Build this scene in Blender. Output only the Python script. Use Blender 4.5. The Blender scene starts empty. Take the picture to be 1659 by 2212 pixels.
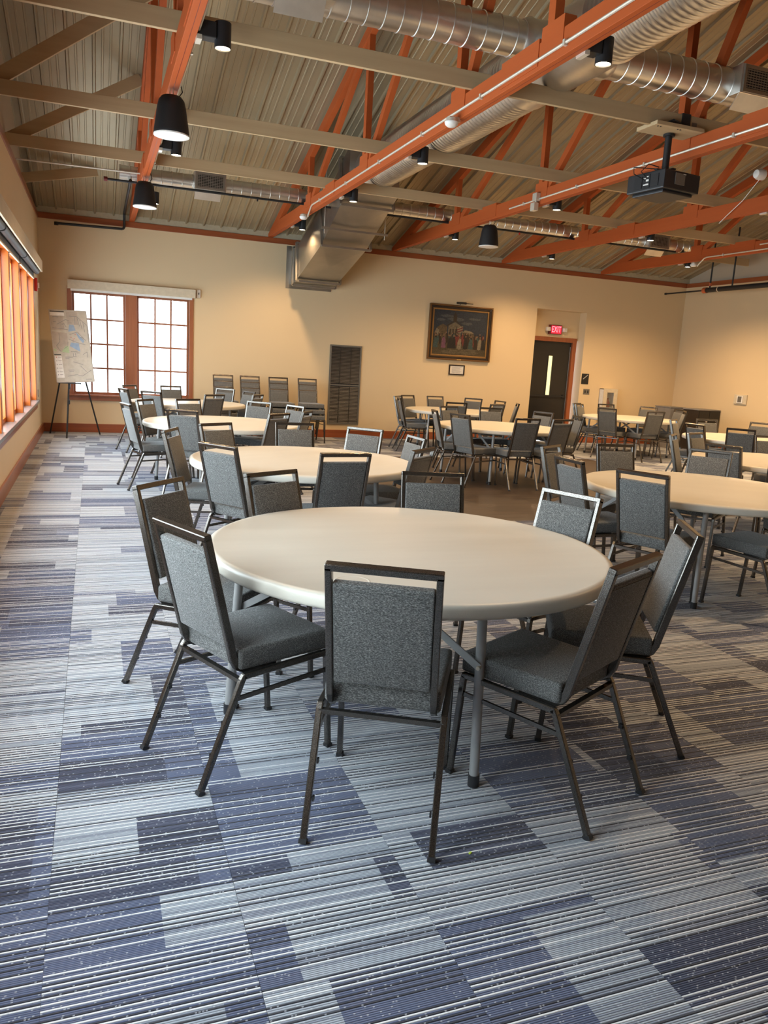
import bpy, bmesh, math, random
from mathutils import Vector, Matrix
PI = math.pi
random.seed(7)
sc = bpy.context.scene
COL = sc.collection

# ------------------------------------------------------------------ camera, sky, exposure
F_PX, YAW, PITCH, ROLL = 1672.5, 0.3631, -0.1916, 0.0579
CAM = (0.8594, 0.0, 1.5451)
cam = bpy.data.cameras.new('camera'); camo = bpy.data.objects.new('camera', cam); COL.objects.link(camo)
cam.sensor_fit = 'VERTICAL'; cam.sensor_height = 36.0; cam.lens = 36.0 * F_PX / 2212.0
cam.clip_start = 0.05; cam.clip_end = 200
_f = Vector((math.sin(YAW) * math.cos(PITCH), math.cos(YAW) * math.cos(PITCH), math.sin(PITCH)))
_r = Vector((math.cos(YAW), -math.sin(YAW), 0)); _u = _r.cross(_f)
r_ = _r * math.cos(ROLL) + _u * math.sin(ROLL); u_ = -_r * math.sin(ROLL) + _u * math.cos(ROLL)
_m = Matrix((r_, u_, -_f)).transposed().to_4x4(); _m.translation = CAM
camo.matrix_world = _m
sc.camera = camo

SKY_STRENGTH = 12.0
LAMP_W = 150.0
world = bpy.data.worlds.new('world'); sc.world = world; world.use_nodes = True
wn = world.node_tree.nodes; wn['Background'].inputs[0].default_value = (0.80, 0.915, 1.0, 1)
wn['Background'].inputs[1].default_value = SKY_STRENGTH

vs = sc.view_settings
vs.view_transform = 'Standard'; vs.look = 'None'; vs.gamma = 1.0; vs.use_curve_mapping = False
vs.exposure = 0.18
sc.cycles.use_denoising = True
sc.cycles.max_bounces = 8; sc.cycles.diffuse_bounces = 5; sc.cycles.glossy_bounces = 4
sc.cycles.transparent_max_bounces = 12; sc.cycles.sample_clamp_indirect = 6.0
sc.cycles.caustics_reflective = False; sc.cycles.caustics_refractive = False

W, D, H = 13.60, 14.895, 3.584          # room width, far wall, wall height
YB = -4.3                                # back wall
SLOPE, RIDGE = 0.305, 5.3                # roof
ZE = 3.78                                # underside of roof at the eaves
def roof_z(y):
    return ZE + SLOPE * (D - max(y, 2 * RIDGE - y))

# ------------------------------------------------------------------ materials
MATS = {}
class G:
    """tiny node-graph helper"""
    def __init__(s, name):
        s.m = bpy.data.materials.new(name); s.m.use_nodes = True
        s.nt = s.m.node_tree; s.b = s.nt.nodes['Principled BSDF']; MATS[name] = s.m
    def n(s, t, **k):
        x = s.nt.nodes.new(t)
        for a, v in k.items(): setattr(x, a, v)
        return x
    def l(s, a, b): s.nt.links.new(a, b)
    def put(s, sock, v):
        if hasattr(v, 'is_output') or hasattr(v, 'links'): s.l(v, sock)
        else: sock.default_value = v
    def math(s, op, a, b=0.0, c=None):
        x = s.n('ShaderNodeMath', operation=op); s.put(x.inputs[0], a); s.put(x.inputs[1], b)
        if c is not None: s.put(x.inputs[2], c)
        return x.outputs[0]
    def mix(s, f, a, b):
        x = s.n('ShaderNodeMix', data_type='RGBA'); s.put(x.inputs[0], f); s.put(x.inputs[6], a); s.put(x.inputs[7], b)
        return x.outputs[2]
    def white(s, *v):
        c = s.n('ShaderNodeCombineXYZ')
        for i, q in enumerate(v): s.put(c.inputs[i], q)
        x = s.n('ShaderNodeTexWhiteNoise', noise_dimensions='3D'); s.l(c.outputs[0], x.inputs[0]); return x.outputs[0]
    def noise(s, scale, detail=2, vec=None, rough=0.5):
        x = s.n('ShaderNodeTexNoise'); x.inputs['Scale'].default_value = scale; x.inputs['Detail'].default_value = detail
        x.inputs['Roughness'].default_value = rough
        if vec is not None: s.l(vec, x.inputs['Vector'])
        return x.outputs[0]
    def pos(s):
        return s.n('ShaderNodeNewGeometry').outputs['Position']
    def obj(s):
        return s.n('ShaderNodeTexCoord').outputs['Object']
    def scale(s, vec, v):
        x = s.n('ShaderNodeMapping'); s.l(vec, x.inputs[0]); x.inputs['Scale'].default_value = v; return x.outputs[0]
    def ramp(s, f, stops):
        x = s.n('ShaderNodeValToRGB'); s.l(f, x.inputs[0]); e = x.color_ramp.elements
        e[0].position, e[0].color = stops[0][0], (*stops[0][1], 1); e[1].position, e[1].color = stops[-1][0], (*stops[-1][1], 1)
        for p, c in stops[1:-1]:
            q = e.new(p); q.color = (*c, 1)
        return x.outputs[0]
    def bump(s, h, st=0.3, d=0.01):
        x = s.n('ShaderNodeBump'); s.l(h, x.inputs['Height']); x.inputs['Strength'].default_value = st; x.inputs['Distance'].default_value = d
        s.l(x.outputs[0], s.b.inputs['Normal'])
    def set(s, col=None, rough=0.5, metal=0.0, **k):
        if col is not None: s.put(s.b.inputs['Base Color'], col if hasattr(col, 'links') else (*col, 1))
        s.put(s.b.inputs['Roughness'], rough); s.b.inputs['Metallic'].default_value = metal
        for a, v in k.items(): s.b.inputs[a.replace('_', ' ')].default_value = v
        return s.m

def plain(name, col, rough=0.5, metal=0.0, var=0.06, sc_=18.0, **k):
    g = G(name)
    n = g.noise(sc_, 3, g.obj())
    a = tuple(max(0, c * (1 - var)) for c in col); b = tuple(min(1, c * (1 + var)) for c in col)
    return g.set(g.ramp(n, [(0.3, a), (0.7, b)]), rough, metal, **k)
def emit(name, col, st):
    g = G(name); g.set((0.02, 0.02, 0.02), 0.5); g.b.inputs['Emission Color'].default_value = (*col, 1); g.b.inputs['Emission Strength'].default_value = st
    return g.m

def wall_mat(name, col):
    g = G(name); p = g.pos()
    n = g.noise(1.1, 3, p); c = g.mix(n, (*[v * 0.97 for v in col], 1), (*[min(1, v * 1.03) for v in col], 1))
    g.set(c, 0.62); g.bump(g.noise(160, 2, p), 0.12, 0.004)
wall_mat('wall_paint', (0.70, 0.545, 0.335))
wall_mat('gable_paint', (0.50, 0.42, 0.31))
def wood_mat(name, c1, c2, axis, rough=0.32, sc_=6):
    g = G(name); s = [sc_ * 3] * 3; s[axis] = sc_ * 0.16
    n = g.noise(1.0, 5, g.scale(g.pos(), tuple(s)), 0.62)
    g.set(g.ramp(n, [(0.3, c1), (0.7, c2)]), rough, 0.0, Coat_Weight=0.25 if rough < 0.45 else 0.0, Coat_Roughness=0.2)
    if rough > 0.45: g.b.inputs['Specular IOR Level'].default_value = 0.25
wood_mat('wood_window', (0.46, 0.098, 0.006), (0.60, 0.145, 0.012), 2)
wood_mat('wood_window_far', (0.30, 0.10, 0.045), (0.40, 0.15, 0.07), 2)
wood_mat('wood_trim_x', (0.22, 0.055, 0.018), (0.33, 0.09, 0.03), 0)
wood_mat('wood_trim_y', (0.24, 0.065, 0.02), (0.36, 0.10, 0.033), 1)
wood_mat('wood_casing', (0.26, 0.075, 0.025), (0.36, 0.11, 0.04), 2)
wood_mat('truss_paint', (0.40, 0.078, 0.017), (0.46, 0.096, 0.022), 1, 0.6, 2)
wood_mat('board_tan', (0.47, 0.335, 0.185), (0.55, 0.395, 0.225), 0, 0.6, 4)
plain('fascia_tan', (0.42, 0.36, 0.25), 0.6)
plain('cream', (0.62, 0.54, 0.40), 0.5)
plain('black_metal', (0.012, 0.012, 0.013), 0.5)
plain('black_gloss', (0.015, 0.015, 0.016), 0.28)
plain('dark_plastic', (0.02, 0.02, 0.022), 0.45)
plain('white_plastic', (0.78, 0.76, 0.72), 0.4)
plain('grille_white', (0.72, 0.68, 0.60), 0.6)
plain('conduit', (0.72, 0.66, 0.55), 0.35, 0.45)
plain('dark_red', (0.16, 0.018, 0.015), 0.4)
plain('red', (0.55, 0.02, 0.015), 0.35)
plain('orange_valve', (0.45, 0.10, 0.03), 0.5)
plain('bin_grey', (0.22, 0.21, 0.205), 0.5)
plain('bin_brown', (0.022, 0.015, 0.012), 0.5)
plain('shade_cloth', (0.06, 0.06, 0.062), 0.55)
plain('sill_metal', (0.34, 0.34, 0.34), 0.3, 0.7)
plain('paper', (0.70, 0.66, 0.60), 0.7)
plain('text_grey', (0.30, 0.29, 0.28), 0.7)
plain('brass', (0.60, 0.42, 0.16), 0.35, 0.9)
plain('switch_grey', (0.20, 0.19, 0.17), 0.4, 0.4)
plain('leaf', (0.55, 0.70, 0.08), 0.6)
emit('lamp_glow', (1.0, 0.80, 0.52), 22.0)
emit('door_lite', (1.0, 0.83, 0.36), 1.5)
emit('exit_face', (0.9, 0.02, 0.05), 0.9)
emit('exit_text', (1.0, 0.22, 0.26), 2.2)

def galv(name, col, rough, sc_=3.0):
    g = G(name); n = g.noise(sc_, 4, g.obj(), 0.6)
    c = g.ramp(n, [(0.3, tuple(v * 0.86 for v in col)), (0.7, tuple(min(1, v * 1.1) for v in col))])
    r = g.math('MULTIPLY_ADD', n, 0.06, rough - 0.03)
    g.set(c, r, 1.0)
galv('duct_steel', (0.74, 0.72, 0.68), 0.34)
galv('plenum_steel', (0.50, 0.47, 0.42), 0.38, 2.0)
galv('plenum_dark', (0.36, 0.34, 0.31), 0.40, 2.0)
galv('flange_steel', (0.44, 0.42, 0.38), 0.42)
def roof_mat():
    g = G('roof_steel'); n = g.noise(0.9, 4, g.pos(), 0.6)
    c = g.ramp(n, [(0.3, (0.37, 0.30, 0.19)), (0.7, (0.43, 0.35, 0.225))])
    g.set(c, 0.36, 0.45)
roof_mat()

def frame_mat():
    g = G('chair_frame'); o = g.obj()
    n = g.noise(420, 2, o)
    g.set(g.ramp(n, [(0.35, (0.080, 0.072, 0.065)), (0.65, (0.21, 0.192, 0.172))]), 0.2, 0.9)
    g.bump(n, 0.25, 0.002)
frame_mat()
def fabric_mat():
    g = G('chair_fabric'); o = g.obj()
    n1 = g.noise(300, 2, g.scale(o, (0.55, 1, 1.6))); n2 = g.noise(900, 1, o)
    f = g.math('ADD', g.math('MULTIPLY', n1, 0.75), g.math('MULTIPLY', n2, 0.35))
    c = g.ramp(f, [(0.38, (0.024, 0.024, 0.0235)), (0.55, (0.090, 0.090, 0.086)), (0.72, (0.29, 0.288, 0.275))])
    g.set(c, 0.85, 0.0, Sheen_Weight=0.25, Sheen_Roughness=0.4); g.bump(f, 0.25, 0.002)
fabric_mat()
def table_mat():
    g = G('table_plastic'); p = g.obj()
    n = g.noise(7, 4, g.scale(p, (1, 0.12, 1)), 0.6); m = g.noise(240, 2, p)
    c = g.ramp(n, [(0.3, (0.62, 0.58, 0.495)), (0.7, (0.68, 0.64, 0.555))])
    g.set(c, g.math('MULTIPLY_ADD', n, 0.16, 0.30)); g.bump(m, 0.12, 0.002)
table_mat()
plain('table_leg', (0.36, 0.36, 0.355), 0.36, 0.2)

def carpet_mat():
    g = G('carpet'); sp = g.n('ShaderNodeSeparateXYZ'); g.l(g.pos(), sp.inputs[0]); x, y = sp.outputs[0], sp.outputs[1]
    M = g.math
    cu = M('DIVIDE', M('SUBTRACT', x, 0.212), 0.508); col = M('FLOOR', cu); fu = M('FRACT', cu)
    def key(h, seed): return M('FLOOR', M('DIVIDE', M('ADD', y, M('MULTIPLY', g.white(col, seed, 3.3), 3.0)), h))
    k1, k2 = key(0.47, 1.7), key(0.21, 5.1)
    pick = M('GREATER_THAN', g.white(col, k1, 8.8), 0.55)
    k = M('ADD', M('MULTIPLY', pick, k1), M('MULTIPLY', M('SUBTRACT', 1.0, pick), M('ADD', k2, 500.0)))
    side = M('GREATER_THAN', fu, M('MULTIPLY_ADD', g.white(col, k, 2.2), 0.9, 0.05))
    t = g.white(M('ADD', col, M('MULTIPLY', side, 0.37)), k, 6.4)
    row = M('FLOOR', M('DIVIDE', y, 0.0062)); fr = M('FRACT', M('DIVIDE', y, 0.0062))
    rn = g.white(row, col, 1.1)
    rn2 = g.white(row, M('ADD', col, side), k)
    sx_ = M('DIVIDE', M('ADD', x, M('MULTIPLY', g.white(row, 3.1, 7.7), 0.01)), 0.0085); spx = M('FLOOR', sx_); spk = g.white(spx, row, 0.5)
    light, mid, dark = (0.40, 0.44, 0.50, 1), (0.105, 0.13, 0.225, 1), (0.040, 0.048, 0.095, 1)
    c = g.mix(M('GREATER_THAN', t, 0.54), light, mid); c = g.mix(M('GREATER_THAN', t, 0.83), c, dark)
    isl = M('LESS_THAN', t, 0.54)
    c = g.mix(M('MULTIPLY', M('GREATER_THAN', rn2, 0.70), 0.5), c, (0.12, 0.135, 0.21, 1))
    rm = M('FLOORED_MODULO', row, 3.0)
    wl = M('MULTIPLY', M('LESS_THAN', rm, 0.5), M('GREATER_THAN', rn, M('MULTIPLY_ADD', isl, -0.22, 0.52)))
    c = g.mix(M('MULTIPLY', wl, 0.95), c, (0.84, 0.85, 0.86, 1))
    bl = M('MULTIPLY', M('MULTIPLY', M('GREATER_THAN', rm, 0.5), M('LESS_THAN', rm, 1.5)), M('LESS_THAN', rn, M('MULTIPLY_ADD', isl, -0.06, 0.56)))
    c = g.mix(M('MULTIPLY', bl, 0.95), c, (0.008, 0.008, 0.016, 1))
    # single light loops showing in the dark rows
    dot = M('MULTIPLY', M('GREATER_THAN', spk, 0.92), M('MULTIPLY', M('LESS_THAN', M('ABSOLUTE', M('SUBTRACT', M('FRACT', sx_), 0.5)), 0.30), M('LESS_THAN', M('ABSOLUTE', M('SUBTRACT', fr, 0.5)), 0.32)))
    c = g.mix(M('MULTIPLY', dot, 0.6), c, (0.55, 0.57, 0.62, 1))
    # shade between the tuft rows, painted into the colour over their dark backing
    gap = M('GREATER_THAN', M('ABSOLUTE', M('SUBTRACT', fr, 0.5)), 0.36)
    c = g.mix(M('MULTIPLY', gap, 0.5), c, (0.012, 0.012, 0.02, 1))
    g.set(c, 0.85, 0.0, Sheen_Weight=0.12, Sheen_Roughness=0.5)
    hgt = M('ADD', M('SINE', M('MULTIPLY', fr, PI)), M('MULTIPLY', spk, 0.7))
    g.bump(hgt, 0.6, 0.004)
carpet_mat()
def plank_mat():
    g = G('plank_vinyl'); p = g.pos(); sp = g.n('ShaderNodeSeparateXYZ'); g.l(p, sp.inputs[0])
    oi = g.n('ShaderNodeObjectInfo').outputs['Random']
    n = g.noise(1.0, 5, g.scale(p, (1.5, 34, 1)), 0.65)
    c = g.ramp(n, [(0.3, (0.030, 0.020, 0.014)), (0.7, (0.085, 0.058, 0.040))])
    c = g.mix(g.math('MULTIPLY', oi, 0.35), c, (0.030, 0.020, 0.015, 1))
    g.set(c, 0.45)
plank_mat()
def glass_mat(name, tint, fac):
    m = bpy.data.materials.new(name); m.use_nodes = True; nt = m.node_tree; nt.nodes.clear(); MATS[name] = m
    o = nt.nodes.new('ShaderNodeOutputMaterial'); mx = nt.nodes.new('ShaderNodeMixShader'); t = nt.nodes.new('ShaderNodeBsdfTransparent')
    gl = nt.nodes.new('ShaderNodeBsdfGlossy'); gl.inputs['Roughness'].default_value = 0.02
    t.inputs[0].default_value = (*tint, 1); mx.inputs[0].default_value = fac
    nt.links.new(t.outputs[0], mx.inputs[1]); nt.links.new(gl.outputs[0], mx.inputs[2]); nt.links.new(mx.outputs[0], o.inputs[0])
glass_mat('glass', (0.95, 0.97, 0.97), 0.06)
glass_mat('sky_dimming_glass', (0.56, 0.57, 0.57), 0.04)  # grey tint added to dim the sky through the far window

# ------------------------------------------------------------------ mesh builder
class MB:
    def __init__(s): s.v = []; s.f = []; s.mi = []; s.cur = 0
    def add(s, v, f):
        o = len(s.v); s.v += [tuple(p) for p in v]
        for q in f: s.f.append(tuple(i + o for i in q)); s.mi.append(s.cur)
        return s
    def box(s, x0, x1, y0, y1, z0, z1):
        v = [(x, y, z) for z in (z0, z1) for y in (y0, y1) for x in (x0, x1)]
        return s.add(v, [(0, 2, 3, 1), (4, 5, 7, 6), (0, 1, 5, 4), (2, 6, 7, 3), (0, 4, 6, 2), (1, 3, 7, 5)])
    def beam(s, p0, p1, w, h, up=(0, 0, 1)):
        """square bar from p0 to p1: w sideways, h along up"""
        p0, p1 = Vector(p0), Vector(p1); d = (p1 - p0).normalized(); a = d.cross(Vector(up))
        if a.length < 1e-5: a = d.cross(Vector((1, 0, 0)))
        a.normalize(); b = a.cross(d)
        v = []
        for p in (p0, p1):
            for i, j in ((-1, -1), (1, -1), (1, 1), (-1, 1)): v.append(p + a * (i * w / 2) + b * (j * h / 2))
        return s.add(v, [(0, 1, 2, 3), (7, 6, 5, 4), (0, 4, 5, 1), (1, 5, 6, 2), (2, 6, 7, 3), (3, 7, 4, 0)])
    def tube(s, pts, r, n=10, cap=True):
        """round tube through pts; r number or list"""
        pts = [Vector(p) for p in pts]; m = len(pts); rs = r if isinstance(r, (list, tuple)) else [r] * m
        o = len(s.v); prev = None
        for i, p in enumerate(pts):
            d = ((pts[i + 1] - p).normalized() if i < m - 1 else Vector((0, 0, 0))) + ((p - pts[i - 1]).normalized() if i else Vector((0, 0, 0)))
            d.normalize()
            if prev is None: a = d.orthogonal().normalized()
            else:
                a = prev - d * prev.dot(d); a.normalize()
            prev = a; b = d.cross(a)
            for k in range(n):
                t = 2 * PI * k / n; s.v.append(tuple(p + (a * math.cos(t) + b * math.sin(t)) * rs[i]))
        for i in range(m - 1):
            for k in range(n):
                k2 = (k + 1) % n; s.f.append((o + i * n + k, o + i * n + k2, o + (i + 1) * n + k2, o + (i + 1) * n + k)); s.mi.append(s.cur)
        if cap:
            s.f.append(tuple(o + k for k in reversed(range(n)))); s.mi.append(s.cur)
            s.f.append(tuple(o + (m - 1) * n + k for k in range(n))); s.mi.append(s.cur)
        return s
    def lathe(s, prof, n=24, c=(0, 0, 0), cap=True):
        o = len(s.v); m = len(prof)
        for r, z in prof:
            for k in range(n):
                t = 2 * PI * k / n; s.v.append((c[0] + max(r, 1e-4) * math.cos(t), c[1] + max(r, 1e-4) * math.sin(t), c[2] + z))
        for i in range(m - 1):
            for k in range(n):
                k2 = (k + 1) % n; s.f.append((o + i * n + k, o + i * n + k2, o + (i + 1) * n + k2, o + (i + 1) * n + k)); s.mi.append(s.cur)
        if cap and prof[0][0] > 1e-3: s.f.append(tuple(o + k for k in reversed(range(n)))); s.mi.append(s.cur)
        if cap and prof[-1][0] > 1e-3: s.f.append(tuple(o + (m - 1) * n + k for k in range(n))); s.mi.append(s.cur)
        return s
    def prism(s, poly, a0, a1, ax=0):
        """poly of 2-D points extruded along axis ax from a0 to a1"""
        n = len(poly)
        def P(p, a):
            return {0: (a, p[0], p[1]), 1: (p[0], a, p[1]), 2: (p[0], p[1], a)}[ax]
        v = [P(p, a0) for p in poly] + [P(p, a1) for p in poly]
        f = [tuple(reversed(range(n))), tuple(range(n, 2 * n))] + [(i, (i + 1) % n, n + (i + 1) % n, n + i) for i in range(n)]
        return s.add(v, f)
    def sweep(s, path, x0, x1, t):
        """rectangular bar following a 2-D (y,z) path, between x0 and x1, thickness t, mitred"""
        P = [Vector(p) for p in path]; m = len(P); o = len(s.v)
        for i, p in enumerate(P):
            d0 = (P[i] - P[i - 1]).normalized() if i else (P[1] - P[0]).normalized()
            d1 = (P[i + 1] - P[i]).normalized() if i < m - 1 else d0
            nrm = Vector((-(d0 + d1).y, (d0 + d1).x)).normalized(); k = t / 2 / max(0.3, nrm.dot(Vector((-d0.y, d0.x))))
            a, b = p - nrm * k, p + nrm * k
            s.v += [(x0, a.x, a.y), (x1, a.x, a.y), (x1, b.x, b.y), (x0, b.x, b.y)]
        for i in range(m - 1):
            q = o + 4 * i
            for j in range(4): s.f.append((q + j, q + (j + 1) % 4, q + 4 + (j + 1) % 4, q + 4 + j)); s.mi.append(s.cur)
        s.f.append((o, o + 3, o + 2, o + 1)); s.f.append((o + 4 * m - 4, o + 4 * m - 3, o + 4 * m - 2, o + 4 * m - 1)); s.mi += [s.cur] * 2
        return s
    def mesh(s, name, mats, bevel=0.0, seg=2, smooth=False, ang=40):
        me = bpy.data.meshes.new(name)
        me.from_pydata(s.v, [], s.f); me.validate()
        mats = [mats] if isinstance(mats, str) else mats
        for m in mats: me.materials.append(MATS[m])
        if len(mats) > 1:
            for p, i in zip(me.polygons, s.mi): p.material_index = i
        bm = bmesh.new(); bm.from_mesh(me); bmesh.ops.recalc_face_normals(bm, faces=bm.faces)
        if bevel > 0:
            es = [e for e in bm.edges if len(e.link_faces) == 2 and e.calc_face_angle(0) > 0.5]
            bmesh.ops.bevel(bm, geom=es, offset=bevel, segments=seg, affect='EDGES', profile=0.6, clamp_overlap=True)
        if smooth:
            for f in bm.faces: f.smooth = True
            for e in bm.edges:
                if len(e.link_faces) == 2: e.smooth = e.calc_face_angle(0) < math.radians(ang)
        bm.to_mesh(me); bm.free(); me.update()
        return me
    def build(s, name, mats, parent=None, bevel=0.0, seg=2, smooth=False, loc=None, ang=40):
        return link(name, s.mesh(name, mats, bevel, seg, smooth, ang), parent, loc)

def link(name, me, parent=None, loc=None):
    o = bpy.data.objects.new(name, me); COL.objects.link(o)
    if parent is not None: o.parent = parent
    if loc is not None: o.location = loc
    return o
def tag(o, label, cat, group=None):
    o['label'] = label; o['category'] = cat
    if group: o['group'] = group
    return o
def empty(name, loc=(0, 0, 0), rz=0.0):
    o = bpy.data.objects.new(name, None); o.empty_display_size = 0.1; COL.objects.link(o); o.location = loc; o.rotation_euler = (0, 0, rz); return o
def thing(name, label, cat, loc=(0, 0, 0), rz=0.0, group=None):
    return tag(empty(name, loc, rz), label, cat, group)
def struct(o, label=None):
    o['kind'] = 'structure'
    if label: o['label'] = label
    return o
def copy_tree(o, parent=None):
    c = o.copy(); COL.objects.link(c); c.parent = parent
    for ch in list(o.children): copy_tree(ch, c)
    return c
def text_mesh(body, size, mat, name, depth=0.002):
    cu = bpy.data.curves.new(name, 'FONT'); cu.body = body; cu.size = size; cu.extrude = depth; cu.align_x = 'CENTER'; cu.align_y = 'CENTER'
    t = bpy.data.objects.new(name, cu); me = bpy.data.meshes.new_from_object(t); me.name = name
    bpy.data.objects.remove(t); bpy.data.curves.remove(cu); me.materials.clear(); me.materials.append(MATS[mat]); return me

# ================================================================== THE SETTING
# ---- floor: slab, carpet tiles, vinyl planks
TS, TX0, TY0 = 0.508, 0.212, 6.9
VX0, VX1, VY0, VY1 = TX0 + 8 * TS, TX0 + 18 * TS, TY0, TY0 + 10 * TS
floor = struct(MB().box(-0.05, W + 0.05, YB, D + 0.3, -0.15, -0.007).build('floor', 'bin_grey'), 'striped blue grey carpet tile floor with a dark plank area')
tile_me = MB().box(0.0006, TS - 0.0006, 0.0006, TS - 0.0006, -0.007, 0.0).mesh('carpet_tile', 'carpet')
cells = []
for i in range(-1, 27):
    for j in range(-23, 17):
        x0, y0 = TX0 + i * TS, TY0 + j * TS
        x1, y1 = x0 + TS, y0 + TS
        if x1 <= 0.01 or x0 >= W - 0.01 or y0 >= D - 0.01 or y1 <= YB: continue
        if x0 > VX0 - 0.1 and x1 < VX1 + 0.1 and y0 > VY0 - 0.1 and y1 < VY1 + 0.1: continue
        full = x0 >= 0 and x1 <= W and y1 <= D
        c = Vector((x0 + TS / 2 - CAM[0], y0 + TS / 2, -CAM[2])); dep = c.dot(_f)
        vis = dep > 0.3 and abs(F_PX * c.dot(r_) / dep) < 900 and abs(F_PX * c.dot(u_) / dep) < 1200
        cells.append((dep if vis and full else 999 + random.random(), x0, y0))
cells.sort()
rest = MB()
for n, (dep, x0, y0) in enumerate(cells):
    if n < 300 and dep < 900: link('carpet_tile', tile_me, floor, (x0, y0, 0))
    else: rest.box(max(0, x0), min(W, x0 + TS), max(YB, y0), min(D, y0 + TS), -0.007, 0)
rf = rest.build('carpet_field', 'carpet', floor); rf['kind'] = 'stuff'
PL, PW = 1.22, 0.1524
plank_me = {}
nrow = int(round((VY1 - VY0) / PW)); pw = (VY1 - VY0) / nrow
for rI in range(nrow):
    x = VX0 - (rI * 0.47 % 1.0) * PL
    while x < VX1 - 1e-6:
        a, b = max(x, VX0), min(x + PL, VX1)
        L = round(b - a, 3)
        if L > 0.02:
            if L not in plank_me: plank_me[L] = MB().box(0.0008, L - 0.0008, 0.0008, pw - 0.0008, -0.007, -0.001).mesh('plank', 'plank_vinyl')
            link('plank', plank_me[L], floor, (a, VY0 + rI * pw, 0))
        x += PL

# ---- walls
WIN_Y0, WIN_P, NWIN = 13.45 - 10 * 1.24, 1.24, 10
WZ0, WZ1 = 0.62, 2.55
GX = -0.085                                        # plane of the glass in the left wall
wl = MB()
wl.box(-0.25, 0, YB, D, 0, WZ0); wl.box(-0.25, 0, YB, D, WZ1, H)
wl.box(-0.25, 0, 13.45, D, WZ0, WZ1)
if WIN_Y0 > YB: wl.box(-0.25, 0, YB, WIN_Y0, WZ0, WZ1)
wall_left = struct(wl.build('wall_left', 'wall_paint'), 'cream wall with a long bank of wood framed windows')
def gable(x0, x1):
    n = 12; pts = [(YB, H - 0.02), (D + 0.1, H - 0.02), (D + 0.1, ZE + 0.05), (RIDGE, roof_z(RIDGE) + 0.06), (YB, ZE + 0.05)]
    return MB().prism(pts, x0, x1, 0)
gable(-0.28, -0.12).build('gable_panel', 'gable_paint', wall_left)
FX0, FX1, FZ0, FZ1 = 0.52, 2.50, 0.66, 2.45        # far window opening
RX0, RX1, RZ1 = 9.75, 11.0, 2.845                  # door recess
wf = MB()
wf.box(-0.25, FX0, D, D + 0.3, 0, H); wf.box(FX0, FX1, D, D + 0.3, 0, FZ0); wf.box(FX0, FX1, D, D + 0.3, FZ1, H)
wf.box(FX1, RX0, D, D + 0.3, 0, H); wf.box(RX0, RX1, D, D + 0.3, RZ1, H); wf.box(RX1, W + 0.25, D, D + 0.3, 0, H)
wf.box(RX0, RX1, D + 0.25, D + 0.42, 2.24, RZ1)
wf.box(RX0 - 0.2, RX0, D + 0.28, D + 0.42, 0, RZ1); wf.box(RX1, RX1 + 0.2, D + 0.28, D + 0.42, 0, RZ1)
wall_far = struct(wf.build('wall_far', 'wall_paint'), 'long cream wall with a window, a painting and a door recess')
wr = struct(MB().box(W, W + 0.25, YB, D + 0.3, 0, H).build('wall_right', 'wall_paint'), 'cream end wall on the right')
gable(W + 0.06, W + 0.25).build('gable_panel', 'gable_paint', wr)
struct(MB().box(-0.28, W + 0.25, YB - 0.25, YB, 0, H + 0.3).build('wall_back', 'wall_paint'), 'cream wall behind the camera')
# baseboards
BZ = 0.152
struct(MB().box(0.0, FX0 + 9.24, D - 0.022, D + 0.0, 0, BZ).build('baseboard_far', 'wood_trim_x', None, 0.004), 'red brown wooden baseboard along the far wall')
struct(MB().box(RX1 + 0.0, W, D - 0.022, D, 0, BZ).build('baseboard_far_right', 'wood_trim_x', None, 0.004), 'red brown wooden baseboard right of the door')
struct(MB().box(0, 0.022, YB, D - 0.022, 0, BZ).build('baseboard_left', 'wood_trim_y', None, 0.004), 'red brown wooden baseboard under the window bank')
struct(MB().box(W - 0.022, W, YB, D - 0.022, 0, BZ).build('baseboard_right', 'wood_trim_y', None, 0.004), 'red brown wooden baseboard along the right wall')
# wooden cap trims at the top of the walls, tan eave board above the far one
struct(MB().box(-0.12, W + 0.06, D - 0.02, D + 0.1, H, 3.68).build('trim_1', 'wood_trim_x', None, 0.004), 'brown wooden cap trim on top of the far wall')
struct(MB().box(-0.13, 0.015, YB, D - 0.02, H, 3.675).build('trim_2', 'wood_trim_y', None, 0.004), 'brown wooden cap trim on top of the window wall')
struct(MB().box(W - 0.015, W + 0.08, YB, D - 0.02, H, 3.675).build('trim_3', 'wood_trim_y', None, 0.004), 'brown wooden cap trim on top of the right wall')
struct(MB().box(-0.12, W + 0.06, D - 0.005, D + 0.12, 3.68, 3.86).build('trim_4', 'fascia_tan'), 'tan eave board under the metal roof')
struct(MB().box(-0.12, W + 0.06, YB - 0.1, YB + 0.02, H + 0.2, 3.86).build('trim_5', 'fascia_tan'), 'tan eave board above the back wall')

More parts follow.
